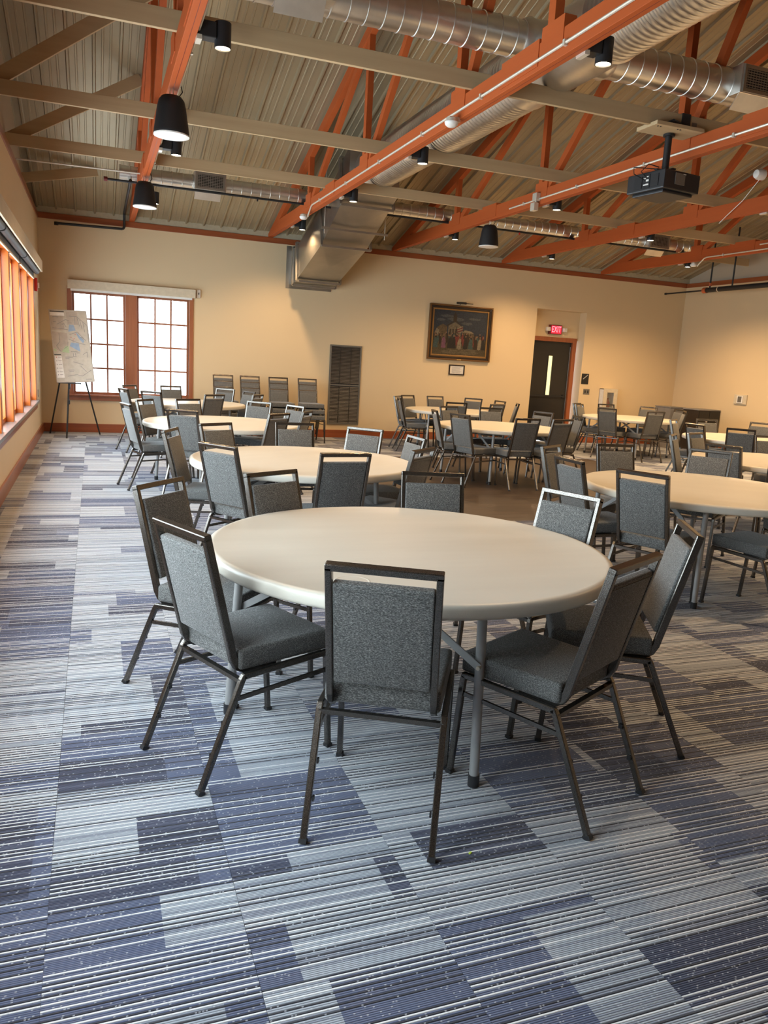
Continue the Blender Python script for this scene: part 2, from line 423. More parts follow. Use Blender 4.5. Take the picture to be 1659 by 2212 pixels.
# ---- ceiling: ribbed steel roof panels, both slopes
ceiling = struct(empty('ceiling'), 'ribbed tan steel roof deck on a low gable')
def panel_mesh(y0, y1):
    P = 0.3048; prof = []
    for k in range(3):
        b = k * P
        prof += [(b, 0.0), (b + 0.018, 0.0), (b + 0.030, 0.036), (b + 0.052, 0.036), (b + 0.064, 0.0), (b + 0.125, 0), (b + 0.131, 0.006), (b + 0.149, 0.006), (b + 0.155, 0),
                 (b + 0.215, 0), (b + 0.221, 0.006), (b + 0.239, 0.006), (b + 0.245, 0)]
    prof.append((3 * P, 0.0)); n = len(prof); m = MB()
    v = [(x, y, roof_z(y) - z + dz) for dz in (0, 0.004) for y in (y0, y1) for x, z in prof]
    f = []
    for i in range(n - 1):
        f += [(i, i + 1, n + i + 1, n + i), (2 * n + i, 3 * n + i, 3 * n + i + 1, 2 * n + i + 1), (i, 2 * n + i, 2 * n + i + 1, i + 1), (n + i, n + i + 1, 3 * n + i + 1, 3 * n + i)]
    f += [(0, n, 3 * n, 2 * n), (n - 1, 3 * n - 1, 4 * n - 1, 2 * n - 1)]
    m.add(v, f); return m.mesh('roof_panel', 'roof_steel')
pm = [panel_mesh(D + 0.15, RIDGE), panel_mesh(RIDGE, YB - 0.2)]
x = -0.35
while x < W + 0.2:
    for me in pm: link('roof_panel', me, ceiling, (x, 0, 0))
    x += 0.9144

# ---- left window bank
for k in range(NWIN):
    y0 = WIN_Y0 + k * WIN_P; y1 = y0 + WIN_P
    w = struct(empty('window_%d' % (k + 1), (0, y0, WZ0)), 'tall wood framed window %d of the bank in the left wall' % (k + 1))
    h = WZ1 - WZ0; p = WIN_P
    MB().box(GX - 0.05, 0.012, p - 0.15, p, 0, h).build('post', 'wood_window', w, 0.004)
    MB().box(GX - 0.05, 0.0, 0, p - 0.15, h - 0.05, h).build('head', 'wood_window', w)
    s = MB(); a, b = 0.0, p - 0.15
    s.box(GX - 0.03, GX + 0.02, a, a + 0.04, 0.03, h - 0.05); s.box(GX - 0.03, GX + 0.02, b - 0.04, b, 0.03, h - 0.05)
    s.box(GX - 0.03, GX + 0.02, a + 0.04, b - 0.04, 0.03, 0.08); s.box(GX - 0.03, GX + 0.02, a + 0.04, b - 0.04, h - 0.10, h - 0.05)
    s.build('sash', 'wood_window', w)
    MB().box(GX - 0.006, GX, a + 0.04, b - 0.04, 0.08, h - 0.10).build('pane', 'glass', w)
    MB().box(GX - 0.06, 0.055, 0, p, -0.01, 0.028).build('sill', 'sill_metal', w, 0.004)
    MB().box(0.0, 0.02, 0, p, -0.10, -0.01).build('apron', 'wood_trim_y', w, 0.003)
# ---- far window: two sashes of 3 x 4 panes
w = struct(empty('window_far', (0, D, 0)), 'double wooden window with small panes and roller valance in the far wall'); w.name = 'window_%d' % (NWIN + 1)
MB().box(0.44, FX0, -0.025, 0.06, 0.58, 2.52).build('casing', 'wood_window_far', w, 0.004)
MB().box(FX1, 2.575, -0.025, 0.06, 0.58, 2.52).build('casing', 'wood_window_far', w, 0.004)
MB().box(FX0, FX1, -0.025, 0.06, FZ1, 2.52).build('casing', 'wood_window_far', w, 0.004)
MB().box(0.44, 2.575, -0.03, 0.02, 0.57, 0.645).build('apron', 'wood_window_far', w, 0.004)
MB().box(0.43, 2.585, -0.07, 0.12, 0.645, 0.672).build('sill', 'wood_window_far', w, 0.004)
MB().box(1.395, 1.595, -0.02, 0.13, 0.672, FZ1).build('mullion_post', 'wood_window_far', w, 0.004)
MB().box(1.492, 1.498, -0.024, -0.018, 0.672, FZ1).build('post_bead', 'wood_window_far', w)
for a, b in ((FX0, 1.395), (1.595, FX1)):
    s = MB(); z0, z1 = 0.672, FZ1
    s.box(a, a + 0.035, 0.06, 0.11, z0, z1); s.box(b - 0.035, b, 0.06, 0.11, z0, z1); s.box(a + 0.035, b - 0.035, 0.06, 0.11, z0, z0 + 0.045); s.box(a + 0.035, b - 0.035, 0.06, 0.11, z1 - 0.045, z1)
    sash = s.build('sash', 'wood_window_far', w)
    a2, b2, c2, d2 = a + 0.035, b - 0.035, z0 + 0.045, z1 - 0.045; mw = 0.014
    for i in range(1, 3):
        xx = a2 + (b2 - a2) * i / 3; MB().box(xx - mw, xx + mw, 0.07, 0.10, c2, d2).build('muntin', 'wood_window_far', sash)
    for j in range(1, 4):
        zz = c2 + (d2 - c2) * j / 4; MB().box(a2, b2, 0.068, 0.102, zz - mw, zz + mw).build('muntin', 'wood_window_far', sash)
    for i in range(3):
        for j in range(4):
            xa, xb = a2 + (b2 - a2) * i / 3, a2 + (b2 - a2) * (i + 1) / 3; za, zb = c2 + (d2 - c2) * j / 4, c2 + (d2 - c2) * (j + 1) / 4
            MB().box(xa + mw, xb - mw, 0.083, 0.087, za + mw, zb - mw).build('pane', 'sky_dimming_glass', sash)
# daylight portals: guide sky light through the openings (they emit nothing themselves)
def portal(loc, rot, sx, sy):
    l = bpy.data.lights.new('sky_portal', 'AREA'); l.shape = 'RECTANGLE'; l.size = sx; l.size_y = sy; l.cycles.is_portal = True
    o = bpy.data.objects.new('sky_portal', l); COL.objects.link(o); o.location = loc; o.rotation_euler = rot
for k in range(NWIN):
    portal((GX - 0.07, WIN_Y0 + k * WIN_P + (WIN_P - 0.15) / 2, (WZ0 + WZ1) / 2), (0, -PI / 2, 0), WZ1 - WZ0, WIN_P - 0.15)
portal((1.51, D + 0.14, 1.56), (-PI / 2, 0, 0), 2.0, 1.8)

# ---- door in its recess
dr = struct(empty('door_1', (RX0, D + 0.25, 0)), 'black door with a narrow lit glass slot in a wooden frame')
dw = RX1 - RX0
MB().box(0, 0.075, -0.03, 0.12, 0, 2.19).build('jamb', 'wood_casing', dr, 0.004)
MB().box(dw - 0.135, dw - 0.04, -0.03, 0.12, 0, 2.19).build('jamb', 'wood_casing', dr, 0.004)
MB().box(0, dw - 0.04, -0.035, 0.12, 2.19, 2.285).build('head_casing', 'wood_casing', dr, 0.004)
lf = MB(); lx0, lx1 = 0.075, dw - 0.135; sx0, sx1, sz0, sz1 = 0.56, 0.665, 1.02, 1.88
lf.box(lx0, sx0, 0.03, 0.075, 0.01, 2.19); lf.box(sx1, lx1, 0.03, 0.075, 0.01, 2.19); lf.box(sx0, sx1, 0.03, 0.075, 0.01, sz0); lf.box(sx0, sx1, 0.03, 0.075, sz1, 2.19)
leaf = lf.build('door_leaf', 'black_gloss', dr)
MB().box(sx0, sx1, 0.045, 0.06, sz0, sz1).build('glass_slot', 'door_lite', leaf)
fr = MB(); fr.box(sx0 - 0.012, sx0, 0.02, 0.03, sz0 - 0.012, sz1 + 0.012); fr.box(sx1, sx1 + 0.012, 0.02, 0.03, sz0 - 0.012, sz1 + 0.012); fr.box(sx0, sx1, 0.02, 0.03, sz0 - 0.012, sz0); fr.box(sx0, sx1, 0.02, 0.03, sz1, sz1 + 0.012)
fr.build('slot_frame', 'black_metal', leaf)
hb = MB(); hb.box(lx0 + 0.05, lx1 - 0.05, -0.015, 0.005, 0.98, 1.02); hb.box(lx0 + 0.05, lx0 + 0.1, 0.005, 0.03, 0.96, 1.04); hb.box(lx1 - 0.12, lx1 - 0.05, 0.005, 0.03, 0.96, 1.04)
hb.build('push_bar', 'black_metal', leaf)
for xx in (lx1 - 0.02, ): MB().tube([(xx, 0.025, 0.2), (xx, 0.025, 2.1)], 0.008, 8).build('hinge', 'sill_metal', leaf, 0, 2, True)

# ================================================================== ROOF STRUCTURE
TW = 0.086; CZ0, CZ1 = 3.68, 3.865
def truss(x0, label):
    t = thing('roof_truss', label, 'roof truss', (x0, 0, 0), 0, 'orange roof trusses')
    yk = D - (CZ1 - 3.765) / SLOPE; ym = 2 * RIDGE - yk
    MB().prism([(D, CZ0), (D, 3.735), (yk - 0.1, CZ1), (ym + 0.1, CZ1), (YB, 3.735), (YB, CZ0)], 0, TW, 0).build('bottom_chord', 'truss_paint', t, 0.004)
    MB().box(TW / 2 - 0.0015, TW / 2 + 0.0015, YB + 0.3, D - 0.3, CZ0 - 0.001, CZ0).build('ply_joint', 'dark_red', t)
    for s in (1, -1):
        ye = D if s > 0 else YB; e = 0.042; dd = 0.145
        MB().prism([(ye, ZE - e), (RIDGE, roof_z(RIDGE) - e), (RIDGE, roof_z(RIDGE) - e - dd), (ye - s * 0.25, ZE - e - dd + 0.25 * SLOPE + 0.0)], 0.004, TW - 0.004, 0).build('top_chord', 'truss_paint', t, 0.003)
    ys = [12.05, 9.45, 6.84, RIDGE]
    for s in (1, -1):
        for i, y in enumerate(ys):
            yy = y if s > 0 else 2 * RIDGE - y
            if s < 0 and i == 3: continue
            MB().beam((TW / 2, yy, CZ1 - 0.05), (TW / 2, yy, roof_z(yy) - 0.12), TW - 0.014, 0.09, (0, 1, 0)).build('web', 'truss_paint', t, 0.003)
            if i < 3:
                y2 = ys[i + 1] if s > 0 else 2 * RIDGE - ys[i + 1]
                MB().beam((TW / 2, yy - s * 0.11, CZ1 - 0.05), (TW / 2, y2 + s * 0.06, roof_z(y2) - 0.16), TW - 0.02, 0.09, (0, 0, 1)).build('web', 'truss_paint', t, 0.003)
            MB().box(-0.006, TW + 0.006, yy - 0.20, yy + 0.09, CZ1 - 0.10, CZ1 + 0.085).build('gusset_plate', 'truss_paint', t)
    for yy in (10.9, 5.7):
        MB().box(-0.006, TW + 0.006, yy - 0.28, yy + 0.28, CZ0 + 0.03, CZ1 + 0.03).build('gusset_plate', 'truss_paint', t)
    return t
TX = [1.47, 3.913, 6.363, 8.795, 11.237]
TL = ['orange roof truss nearest the window wall, with pendant speakers under its chord', 'orange roof truss just left of the big round duct, second from the windows',
      'orange roof truss beside the hanging projector, third from the windows', 'orange roof truss behind the projector, fourth from the windows', 'orange roof truss nearest the right end wall']
for x0, lb in zip(TX, TL): truss(x0, lb)
# tan ties lying across the bottom chords
for y, lb in ((6.53, 'long tan tie board across the trusses, the one nearest the camera'), (8.95, 'long tan tie board across the trusses, middle of three'), (11.08, 'long tan tie board across the trusses, farthest of three')):
    tag(MB().box(-0.11, W + 0.05, y - 0.02, y + 0.02, CZ1, CZ1 + 0.14).build('tie_board', 'board_tan', None, 0.003), lb, 'tie board', 'tie boards')
tag(MB().box(11.2, 13.36, 12.88, 12.92, CZ1, CZ1 + 0.14).build('tie_board', 'board_tan', None, 0.003), 'short tan tie board ending free near the right end wall', 'tie board', 'tie boards')
for y, xe, lb in ((8.99, 1.47, 'tan diagonal brace rising from the window wall, the one nearest the camera'), (11.13, 1.47, 'tan diagonal brace rising from the window wall, middle of three'), (13.45, 0.95, 'short tan diagonal brace at the far end of the window wall')):
    ze = min(3.93 + 1.15 * xe / 1.46, roof_z(y) - 0.05) if xe > 1 else roof_z(y) - 0.06
    tag(MB().beam((-0.12, y + 0.025, 3.93), (xe, y + 0.025, ze), 0.04, 0.14).build('diagonal_brace', 'board_tan', None, 0.003), lb, 'brace', 'diagonal braces')

# ---- ducts
def spiral(path, r, pitch, n=22, seam=0.006):
    """tube with raised ring seams along a straight path"""
    a, b = Vector(path[0]), Vector(path[1]); L = (b - a).length; k = int(L / pitch); pts, rs = [], []
    for i in range(k + 1):
        s = i * pitch; w = 0.008
        for q, rr in ((s, r), (s + pitch - 2 * w, r), (s + pitch - 1.5 * w, r + seam), (s + pitch - 0.5 * w, r + seam)):
            if q < L: pts.append(a + (b - a) * (q / L)); rs.append(rr)
    pts.append(b); rs.append(r)
    return MB().tube(pts, rs, n)
def corr(path, r, pitch, amp, n=28):
    a, b = Vector(path[0]), Vector(path[1]); L = (b - a).length; k = int(L / pitch) * 4; pts, rs = [], []
    for i in range(k + 1):
        pts.append(a + (b - a) * (i / k)); rs.append(r + amp * math.sin(i * PI / 2))
    return MB().tube(pts, rs, n)
MX, MZ, MR, BY = 4.75, 4.28, 0.295, 6.45
md = thing('main_duct', 'large corrugated round steel duct running from the far wall toward the camera', 'duct', (MX, 0, MZ))
corr([(0, 11.25, 0), (0, 7.05, 0)], MR - 0.006, 0.062, 0.011).build('duct_body', 'duct_steel', md, 0, 2, True, None, 80)
corr([(0, 5.75, 0), (0, 0.5, 0)], MR - 0.006, 0.062, 0.011).build('duct_body', 'duct_steel', md, 0, 2, True, None, 80)
MB().tube([(0, 7.08, 0), (0, 7.06, 0), (0, 7.0, 0), (0, 5.80, 0), (0, 5.74, 0), (0, 5.72, 0)], [MR, MR + 0.014, MR + 0.002, MR + 0.002, MR + 0.014, MR], 32).build('branch_fitting', 'duct_steel', md, 0, 2, True)
MB().tube([(0, 11.45, 0), (0, 11.42, 0), (0, 11.2, 0), (0, 11.17, 0)], [MR, MR + 0.015, MR + 0.015, MR], 32).build('end_collar', 'duct_steel', md, 0, 2, True)
for s in (1, -1):
    MB().tube([(s * 0.18, BY, 0.02), (s * 0.36, BY, 0.02), (s * 0.40, BY, 0.02), (s * 0.46, BY, 0.02)], [0.185, 0.17, 0.18, 0.155], 24).build('branch_collar', 'duct_steel', md, 0, 2, True)
def register(parent, x, y, z, r, wx=0.36, hz=0.17):
    """box saddle on a round duct with a louvred face toward the camera and a scoop plate under it"""
    b = MB().box(x - wx / 2 - 0.05, x + wx / 2 + 0.05, y - r - 0.09, y - r * 0.3, z - hz / 2 - 0.04, z + hz / 2 + 0.04).build('register_box', 'duct_steel', parent, 0.006)
    fy = y - r - 0.09; m = MB()
    m.box(x - wx / 2 - 0.03, x - wx / 2, fy - 0.014, fy, z - hz / 2 - 0.03, z + hz / 2 + 0.03); m.box(x + wx / 2, x + wx / 2 + 0.03, fy - 0.014, fy, z - hz / 2 - 0.03, z + hz / 2 + 0.03)
    m.box(x - wx / 2, x + wx / 2, fy - 0.014, fy, z - hz / 2 - 0.03, z - hz / 2); m.box(x - wx / 2, x + wx / 2, fy - 0.014, fy, z + hz / 2, z + hz / 2 + 0.03)
    m.build('register_frame', 'flange_steel', b)
    MB().box(x - wx / 2, x + wx / 2, fy - 0.003, fy + 0.001, z - hz / 2, z + hz / 2).build('register_core', 'black_metal', b)
    for i in range(8):
        zz = z - hz / 2 + hz * (i + 0.5) / 8; MB().box(x - wx / 2, x + wx / 2, fy - 0.012, fy - 0.004, zz - 0.004, zz + 0.004).build('louvre', 'flange_steel', b)
    for i in range(11):
        xx = x - wx / 2 + wx * (i + 0.5) / 11; MB().box(xx - 0.003, xx + 0.003, fy - 0.009, fy - 0.003, z - hz / 2, z + hz / 2).build('fin', 'flange_steel', b)
    MB().add([(x - wx / 2 - 0.04, fy + 0.02, z - hz / 2 - 0.04), (x + wx / 2 - 0.02, fy + 0.02, z - hz / 2 - 0.04), (x + wx / 2 - 0.02, fy + 0.12, z - hz / 2 - 0.16), (x - wx / 2 - 0.04, fy + 0.12, z - hz / 2 - 0.16),
              (x - wx / 2 - 0.04, fy + 0.026, z - hz / 2 - 0.036), (x + wx / 2 - 0.02, fy + 0.026, z - hz / 2 - 0.036), (x + wx / 2 - 0.02, fy + 0.126, z - hz / 2 - 0.156), (x - wx / 2 - 0.04, fy + 0.126, z - hz / 2 - 0.156)],
             [(0, 1, 2, 3), (7, 6, 5, 4), (0, 4, 5, 1), (1, 5, 6, 2), (2, 6, 7, 3), (3, 7, 4, 0)]).build('scoop_plate', 'duct_steel', b)
def branch(label, x0, x1, y, z, r, regs, end0=False, end1=False):
    t = thing('branch_duct', label, 'duct', (0, 0, 0), 0, 'round branch ducts')
    spiral([(x0, y, z), (x1, y, z)], r, 0.145).build('duct_body', 'duct_steel', t, 0, 2, True, None, 50)
    for xx in regs: register(t, xx, y, z, r)
    for xx, e in ((x0, end0), (x1, end1)):
        if e: MB().tube([(xx - 0.012, y, z), (xx + 0.012, y, z)], r + 0.008, 22).build('end_cap', 'duct_steel', t, 0, 2, True)
    return t
branch('round steel branch duct left of the main duct, nearest the camera', 1.75, MX - 0.44, BY, MZ + 0.02, 0.145, [2.37], True)
branch('round steel branch duct right of the main duct, above the projector', MX + 0.44, 8.2, BY, MZ + 0.02, 0.155, [6.72], False, True)
FY, FZ, FR = 12.45, 3.985, 0.105
branch('slim round branch duct near the far wall, left of the square duct', 1.25, MX - 0.40, FY, FZ, FR, [2.5], True)
branch('slim round branch duct near the far wall, right of the square duct', MX + 0.40, 11.5, FY, FZ, FR, [10.6], False, True)
# square duct climbing from the wall to the round main
pd = thing('square_duct', 'square sheet steel duct climbing from the far wall up to the round duct', 'duct', (MX, 0, 0))
hw = 0.39
secs = [(D - 0.002, 3.175, 0.305), (14.55, 3.185, 0.305), (12.78, 3.66, 0.305), (11.75, 4.14, 0.31), (11.42, 4.28, 0.31)]
for i in range(len(secs) - 1):
    (ya, za, ha), (yb, zb, hb_) = secs[i], secs[i + 1]; m = MB()
    v = [(sx * hw, ya, za + sz * ha) for sx, sz in ((-1, -1), (1, -1), (1, 1), (-1, 1))] + [(sx * hw, yb, zb + sz * hb_) for sx, sz in ((-1, -1), (1, -1), (1, 1), (-1, 1))]
    # cross-broken bottom and sides: a slightly proud centre point on each face
    f = []
    for j in range(4):
        a, b, c, d = j, (j + 1) % 4, 4 + (j + 1) % 4, 4 + j
        cen = sum((Vector(v[q]) for q in (a, b, c, d)), Vector()) / 4
        axis_c = Vector((0, (ya + yb) / 2, (za + zb) / 2)); cen += (cen - axis_c).normalized() * (0.018 if i in (1, 2) else 0.004)
        v.append(tuple(cen)); k = len(v) - 1
        f += [(a, b, k), (b, c, k), (c, d, k), (d, a, k)]
    f += [(3, 2, 1, 0), (4, 5, 6, 7)]
    m.add(v, f).build('duct_section', 'plenum_steel', pd)
def flange(y, z, h, tilt):
    m = MB(); w2 = hw + 0.03; h2 = h + 0.03; t = 0.02
    for a, b in (((-w2, -h2), (w2, -h2)), ((w2, -h2), (w2, h2)), ((w2, h2), (-w2, h2)), ((-w2, h2), (-w2, -h2))):
        m.beam((a[0], y + tilt * a[1], z + a[1]), (b[0], y + tilt * b[1], z + b[1]), 0.035, 0.05, (0, 1, 0))
    m.build('flange', 'flange_steel', pd)
flange(14.62, 3.18, 0.305, 0.0); flange(14.36, 3.235, 0.305, 0.1); flange(12.78, 3.66, 0.305, 0.35); flange(11.75, 4.14, 0.31, 0.2)
m = MB(); m.box(-hw - 0.09, -hw, D - 0.012, D - 0.001, 2.80, 3.56); m.box(hw, hw + 0.02, D - 0.012, D - 0.001, 2.80, 3.56); m.box(-hw, hw, D - 0.012, D - 0.001, 2.80, 2.872); m.build('wall_collar', 'flange_steel', pd)
m = MB(); m.beam((-0.55, 12.25, 3.53), (0.55, 12.25, 3.53), 0.03, 0.03); m.build('trapeze_bar', 'flange_steel', pd)
for s in (-0.5, 0.5): MB().tube([(s, 12.25, 3.45), (s, 12.25, roof_z(12.25) - 0.04)], 0.006, 6).build('hanger_rod', 'conduit', pd)

# ---- pipes
def pipe(name, label, cat, segs, mat, group=None, fit=()):
    t = thing(name, label, cat, (0, 0, 0), 0, group)
    for pts, r in segs: MB().tube(pts, r, 10).build('pipe', mat, t, 0, 2, True)
    for p, r, L, ax, fm in fit:
        d = Vector(ax) * L / 2; p = Vector(p); MB().tube([p - d, p + d], r, 10).build('fitting', fm, t, 0, 2, True)
    return t
pipe('sprinkler_pipe', 'black sprinkler pipe running below the slim branch ducts near the far wall', 'pipe',
     [([(1.05, 12.28, 3.845), (11.0, 12.28, 3.845)], 0.017)], 'black_metal', 'sprinkler pipes',
     [((1.05, 12.28, 3.845), 0.032, 0.05, (1, 0, 0), 'dark_red'), ((3.2, 12.28, 3.83), 0.012, 0.06, (0, 0, 1), 'black_metal'), ((7.7, 12.28, 3.83), 0.012, 0.06, (0, 0, 1), 'red')])
pipe('sprinkler_pipe', 'black sprinkler pipe bent along the far wall above the double window', 'pipe',
     [([(1.385, 12.3, 3.87), (1.385, 14.72, 3.80), (1.385, 14.76, 3.78), (1.385, 14.78, 3.74), (1.385, 14.78, 3.57), (1.37, 14.78, 3.54), (1.34, 14.78, 3.53), (0.30, 14.78, 3.51)], 0.021)], 'black_metal', 'sprinkler pipes',
     [((0.30, 14.78, 3.505), 0.034, 0.05, (0, 0, 1), 'black_metal')])
pipe('sprinkler_pipe', 'thick black sprinkler main hanging before the right end wall', 'pipe',
     [([(12.6, 13.15, 3.345), (12.6, 4.0, 3.345)], 0.05), ([(12.6, 14.36, 3.345), (12.6, 13.15, 3.345)], 0.016), ([(12.6, 13.05, 3.36), (12.6, 13.05, roof_z(13.05) - 0.045)], 0.016), ([(12.6, 12.45, 3.36), (12.6, 12.45, roof_z(12.45) - 0.045)], 0.016)], 'black_metal', 'sprinkler pipes',
     [((12.6, 13.17, 3.345), 0.06, 0.09, (0, 1, 0), 'orange_valve'), ((12.6, 13.05, 3.45), 0.03, 0.06, (0, 0, 1), 'orange_valve'), ((12.6, 12.8, 3.345), 0.055, 0.02, (0, 1, 0), 'conduit'), ((12.6, 14.36, 3.345), 0.024, 0.04, (0, 1, 0), 'black_metal')])
def conduit(x, z, y0, y1, label, drop=None):
    t = thing('conduit', label, 'conduit', (x, 0, z), 0, 'electrical conduits')
    pts = [(0, y0, 0), (0, y1, 0)]
    if drop: pts += [(0, y1 + 0.06, -0.015), (-0.01, y1 + 0.16, -0.10), (-0.01, y1 + 0.2, -0.14)]
    MB().tube(pts, 0.0115, 8).build('tube', 'conduit', t, 0, 2, True)
    y = y1 - 0.4
    while y > max(y0, 2.5):
        MB().box(-0.016, 0.012, y - 0.012, y + 0.012, -0.02, 0.02).build('strap', 'conduit', t); y -= 1.25
conduit(TX[1] - 0.013, 3.745, YB, 11.7, 'thin conduit along the truss left of the big round duct', True)
conduit(TX[2] - 0.013, 3.745, YB, 10.2, 'thin conduit along the truss beside the projector')
conduit(TX[4] - 0.013, 3.80, YB, 10.5, 'upper thin conduit along the truss nearest the right wall')
conduit(TX[4] - 0.013, 3.715, YB, 11.7, 'lower thin conduit along the truss nearest the right wall', True)
conduit(TX[0] + TW + 0.013, 3.72, YB, 10.6, 'thin conduit along the truss nearest the window wall')
tag(MB().tube([(-0.12, 11.5, 3.80), (1.47, 11.5, 3.82)], 0.011, 8).build('conduit', 'conduit', None, 0, 2, True), 'thin conduit crossing from the window wall to the first truss', 'conduit', 'electrical conduits')
# ---- detectors
def detector(x, y, z, label):
    t = thing('smoke_detector', label, 'detector', (x, y, z), 0, 'ceiling detectors')
    MB().lathe([(0.05, 0.0), (0.05, 0.035), (0.03, 0.045), (0.0, 0.045)], 20).build('base_box', 'conduit', t, 0, 2, True)
    MB().lathe([(0.0, -0.035), (0.035, -0.034), (0.055, -0.018), (0.062, 0.0), (0.062, 0.006), (0.0, 0.006)], 20).build('head', 'white_plastic', t, 0, 2, True)
    MB().box(-0.02, 0.075, -0.02, 0.02, 0.012, 0.05).build('bracket', 'conduit', t)
detector(TX[1] - 0.065, 6.75, 3.645, 'white detector on the truss beside the big duct, nearer the camera')
detector(TX[1] - 0.075, 11.95, 3.60, 'white detector at the far end of the truss beside the big duct')
detector(TX[4] - 0.065, 11.95, 3.60, 'white detector under the truss nearest the right wall')
t = thing('smoke_detector', 'white detector high on a web of the truss behind the projector', 'detector', (8.70, 8.15, 4.12), 0, 'ceiling detectors')
MB().tube([(0.095, 0, 0), (0.02, 0, 0), (-0.02, 0, 0), (-0.03, 0, 0)], [0.065, 0.065, 0.05, 0.02], 18).build('head', 'white_plastic', t, 0, 2, True)
MB().tube([(0.06, 0.02, -0.06), (0.06, 0.25, -0.27), (0.06, 0.5, -0.42), (0.06, 0.62, -0.50)], 0.0045, 6).build('cable', 'white_plastic', t, 0, 2, True)
t = thing('junction_box', 'small square steel junction box on the truss beside the projector', 'junction box', (TX[2] - 0.035, 9.45, 3.72))
MB().box(-0.03, 0.035, -0.05, 0.05, 0.0, 0.10).build('box', 'conduit', t, 0.004); MB().box(-0.045, 0.02, -0.04, 0.06, -0.12, -0.02).build('lower_box', 'conduit', t, 0.004); MB().tube([(0, 0, 0), (0, 0, -0.03)], 0.012, 8).build('nipple', 'conduit', t)
# ---- pendant speakers
def speaker(x, y, label):
    t = thing('pendant_speaker', label, 'speaker', (x, y, 3.31), 0, 'pendant speakers')
    MB().lathe([(0.145, 0.0), (0.148, 0.012), (0.146, 0.03), (0.118, 0.22), (0.105, 0.275), (0.080, 0.305), (0.03, 0.315), (0.0, 0.315)], 32).build('body', 'black_metal', t, 0, 2, True)
    MB().lathe([(0.0, -0.004), (0.124, -0.004), (0.124, 0.006), (0.0, 0.006)], 32).build('grille', 'grille_white', t, 0, 2, True)
    MB().lathe([(0.124, -0.006), (0.147, -0.002), (0.147, 0.010), (0.124, 0.010)], 32).build('rim', 'white_plastic', t, 0, 2, True)
    MB().tube([(-0.012, 0, 0.31), (-0.014, 0, 0.34), (-0.008, 0, 0.375), (0.008, 0, 0.375), (0.014, 0, 0.34), (0.012, 0, 0.31)], 0.004, 6).build('hook', 'conduit', t)
    MB().tube([(0.05, 0, 0.30), (0.09, 0.02, 0.36), (0.07, 0.02, 0.43), (0.055, 0.0, 0.42)], 0.005, 6).build('cable', 'black_metal', t)
speaker(1.50, 7.25, 'black bell shaped pendant speaker under the first truss, nearer the camera')
speaker(1.50, 10.95, 'black bell shaped pendant speaker under the first truss, above the far window')
speaker(6.40, 10.85, 'black bell shaped pendant speaker under the third truss, above the painting')
# ---- cylinder downlights on the trusses
def downlight(i, y, label):
    t = thing('downlight', label, 'downlight', (TX[i] + TW + 0.185, y, 3.64), 0, 'black cylinder downlights')
    MB().lathe([(0.0, 0.03), (0.053, 0.03), (0.053, 0.0), (0.058, 0.0), (0.058, 0.165), (0.0, 0.165)], 24, (0, 0, 0), False).build('can', 'black_metal', t, 0, 2, True)
    MB().lathe([(0.0, 0.008), (0.051, 0.008), (0.051, 0.02), (0.0, 0.02)], 24).build('lens', 'lamp_glow', t, 0, 2, True)
    MB().box(-0.185, -0.05, -0.05, 0.05, 0.045, 0.15).build('mount_arm', 'black_metal', t, 0.006)
    MB().box(-0.187, -0.15, -0.055, 0.055, 0.02, 0.05).build('bracket', 'conduit', t)
    l = bpy.data.lights.new('downlight_lamp', 'SPOT'); l.energy = LAMP_W * (0.75, 0.95, 1.1, 1.4, 2.3)[i]; l.color = (1.0, 0.66, 0.35); l.spot_size = math.radians(145); l.spot_blend = 0.75; l.shadow_soft_size = 0.05
    o = bpy.data.objects.new('downlight_lamp', l); COL.objects.link(o); o.parent = t; o.location = (0, 0, -0.03)
for i, ys, nm in ((0, (12.6, 9.4, 6.05), 'first truss from the windows'), (1, (13.4, 10.6, 8.2, 5.0), 'second truss from the windows'), (2, (12.56, 9.42, 3.4), 'third truss from the windows'),
                  (3, (13.4, 10.55, 8.15, 5.0, 1.8), 'fourth truss from the windows'), (4, (12.5, 9.4, 6.2, 3.0), 'truss nearest the right wall')):
    for k, y in enumerate(ys): downlight(i, y, 'black cylinder downlight on the %s, %s from the far wall' % (nm, ('first', 'second', 'third', 'fourth', 'fifth', 'sixth')[k]))
# ---- projector
t = thing('projector', 'black projector hanging on a pole from a wooden plate beside the third truss', 'projector', (6.16, 6.72, 3.32), 0.13)
MB().box(-0.24, 0.24, -0.24, 0.24, 0, 0.175).build('body', 'dark_plastic', t, 0.012)
MB().box(-0.2, 0.2, -0.2, 0.2, -0.03, 0.0).build('base_plate', 'dark_plastic', t, 0.01)
for a in (-0.17, 0.04): MB().box(-0.246, -0.238, a, a + 0.10, 0.03, 0.14).build('vent', 'black_metal', t)
pp = MB().box(-0.245, -0.238, -0.06, 0.03, 0.025, 0.15).build('port_panel', 'black_metal', t)
for j, (a, z, h) in enumerate(((-0.05, 0.05, 0.014), (-0.05, 0.085, 0.018), (-0.02, 0.05, 0.012), (-0.01, 0.11, 0.01), (-0.045, 0.125, 0.008))): MB().box(-0.249, -0.244, a, a + 0.035, z, z + h).build('port', 'white_plastic', pp)
MB().box(-0.10, 0.03, -0.246, -0.238, 0.05, 0.155).build('lens_window', 'switch_grey', t, 0.003)
MB().box(0.0, 0.035, -0.249, -0.244, 0.148, 0.153).build('name_mark', 'white_plastic', t)
MB().tube([(-0.10, -0.10, 0.175), (-0.10, -0.10, 0.20), (-0.10, -0.10, 0.52)], 0.033, 16).build('pole', 'black_metal', t, 0, 2, True)
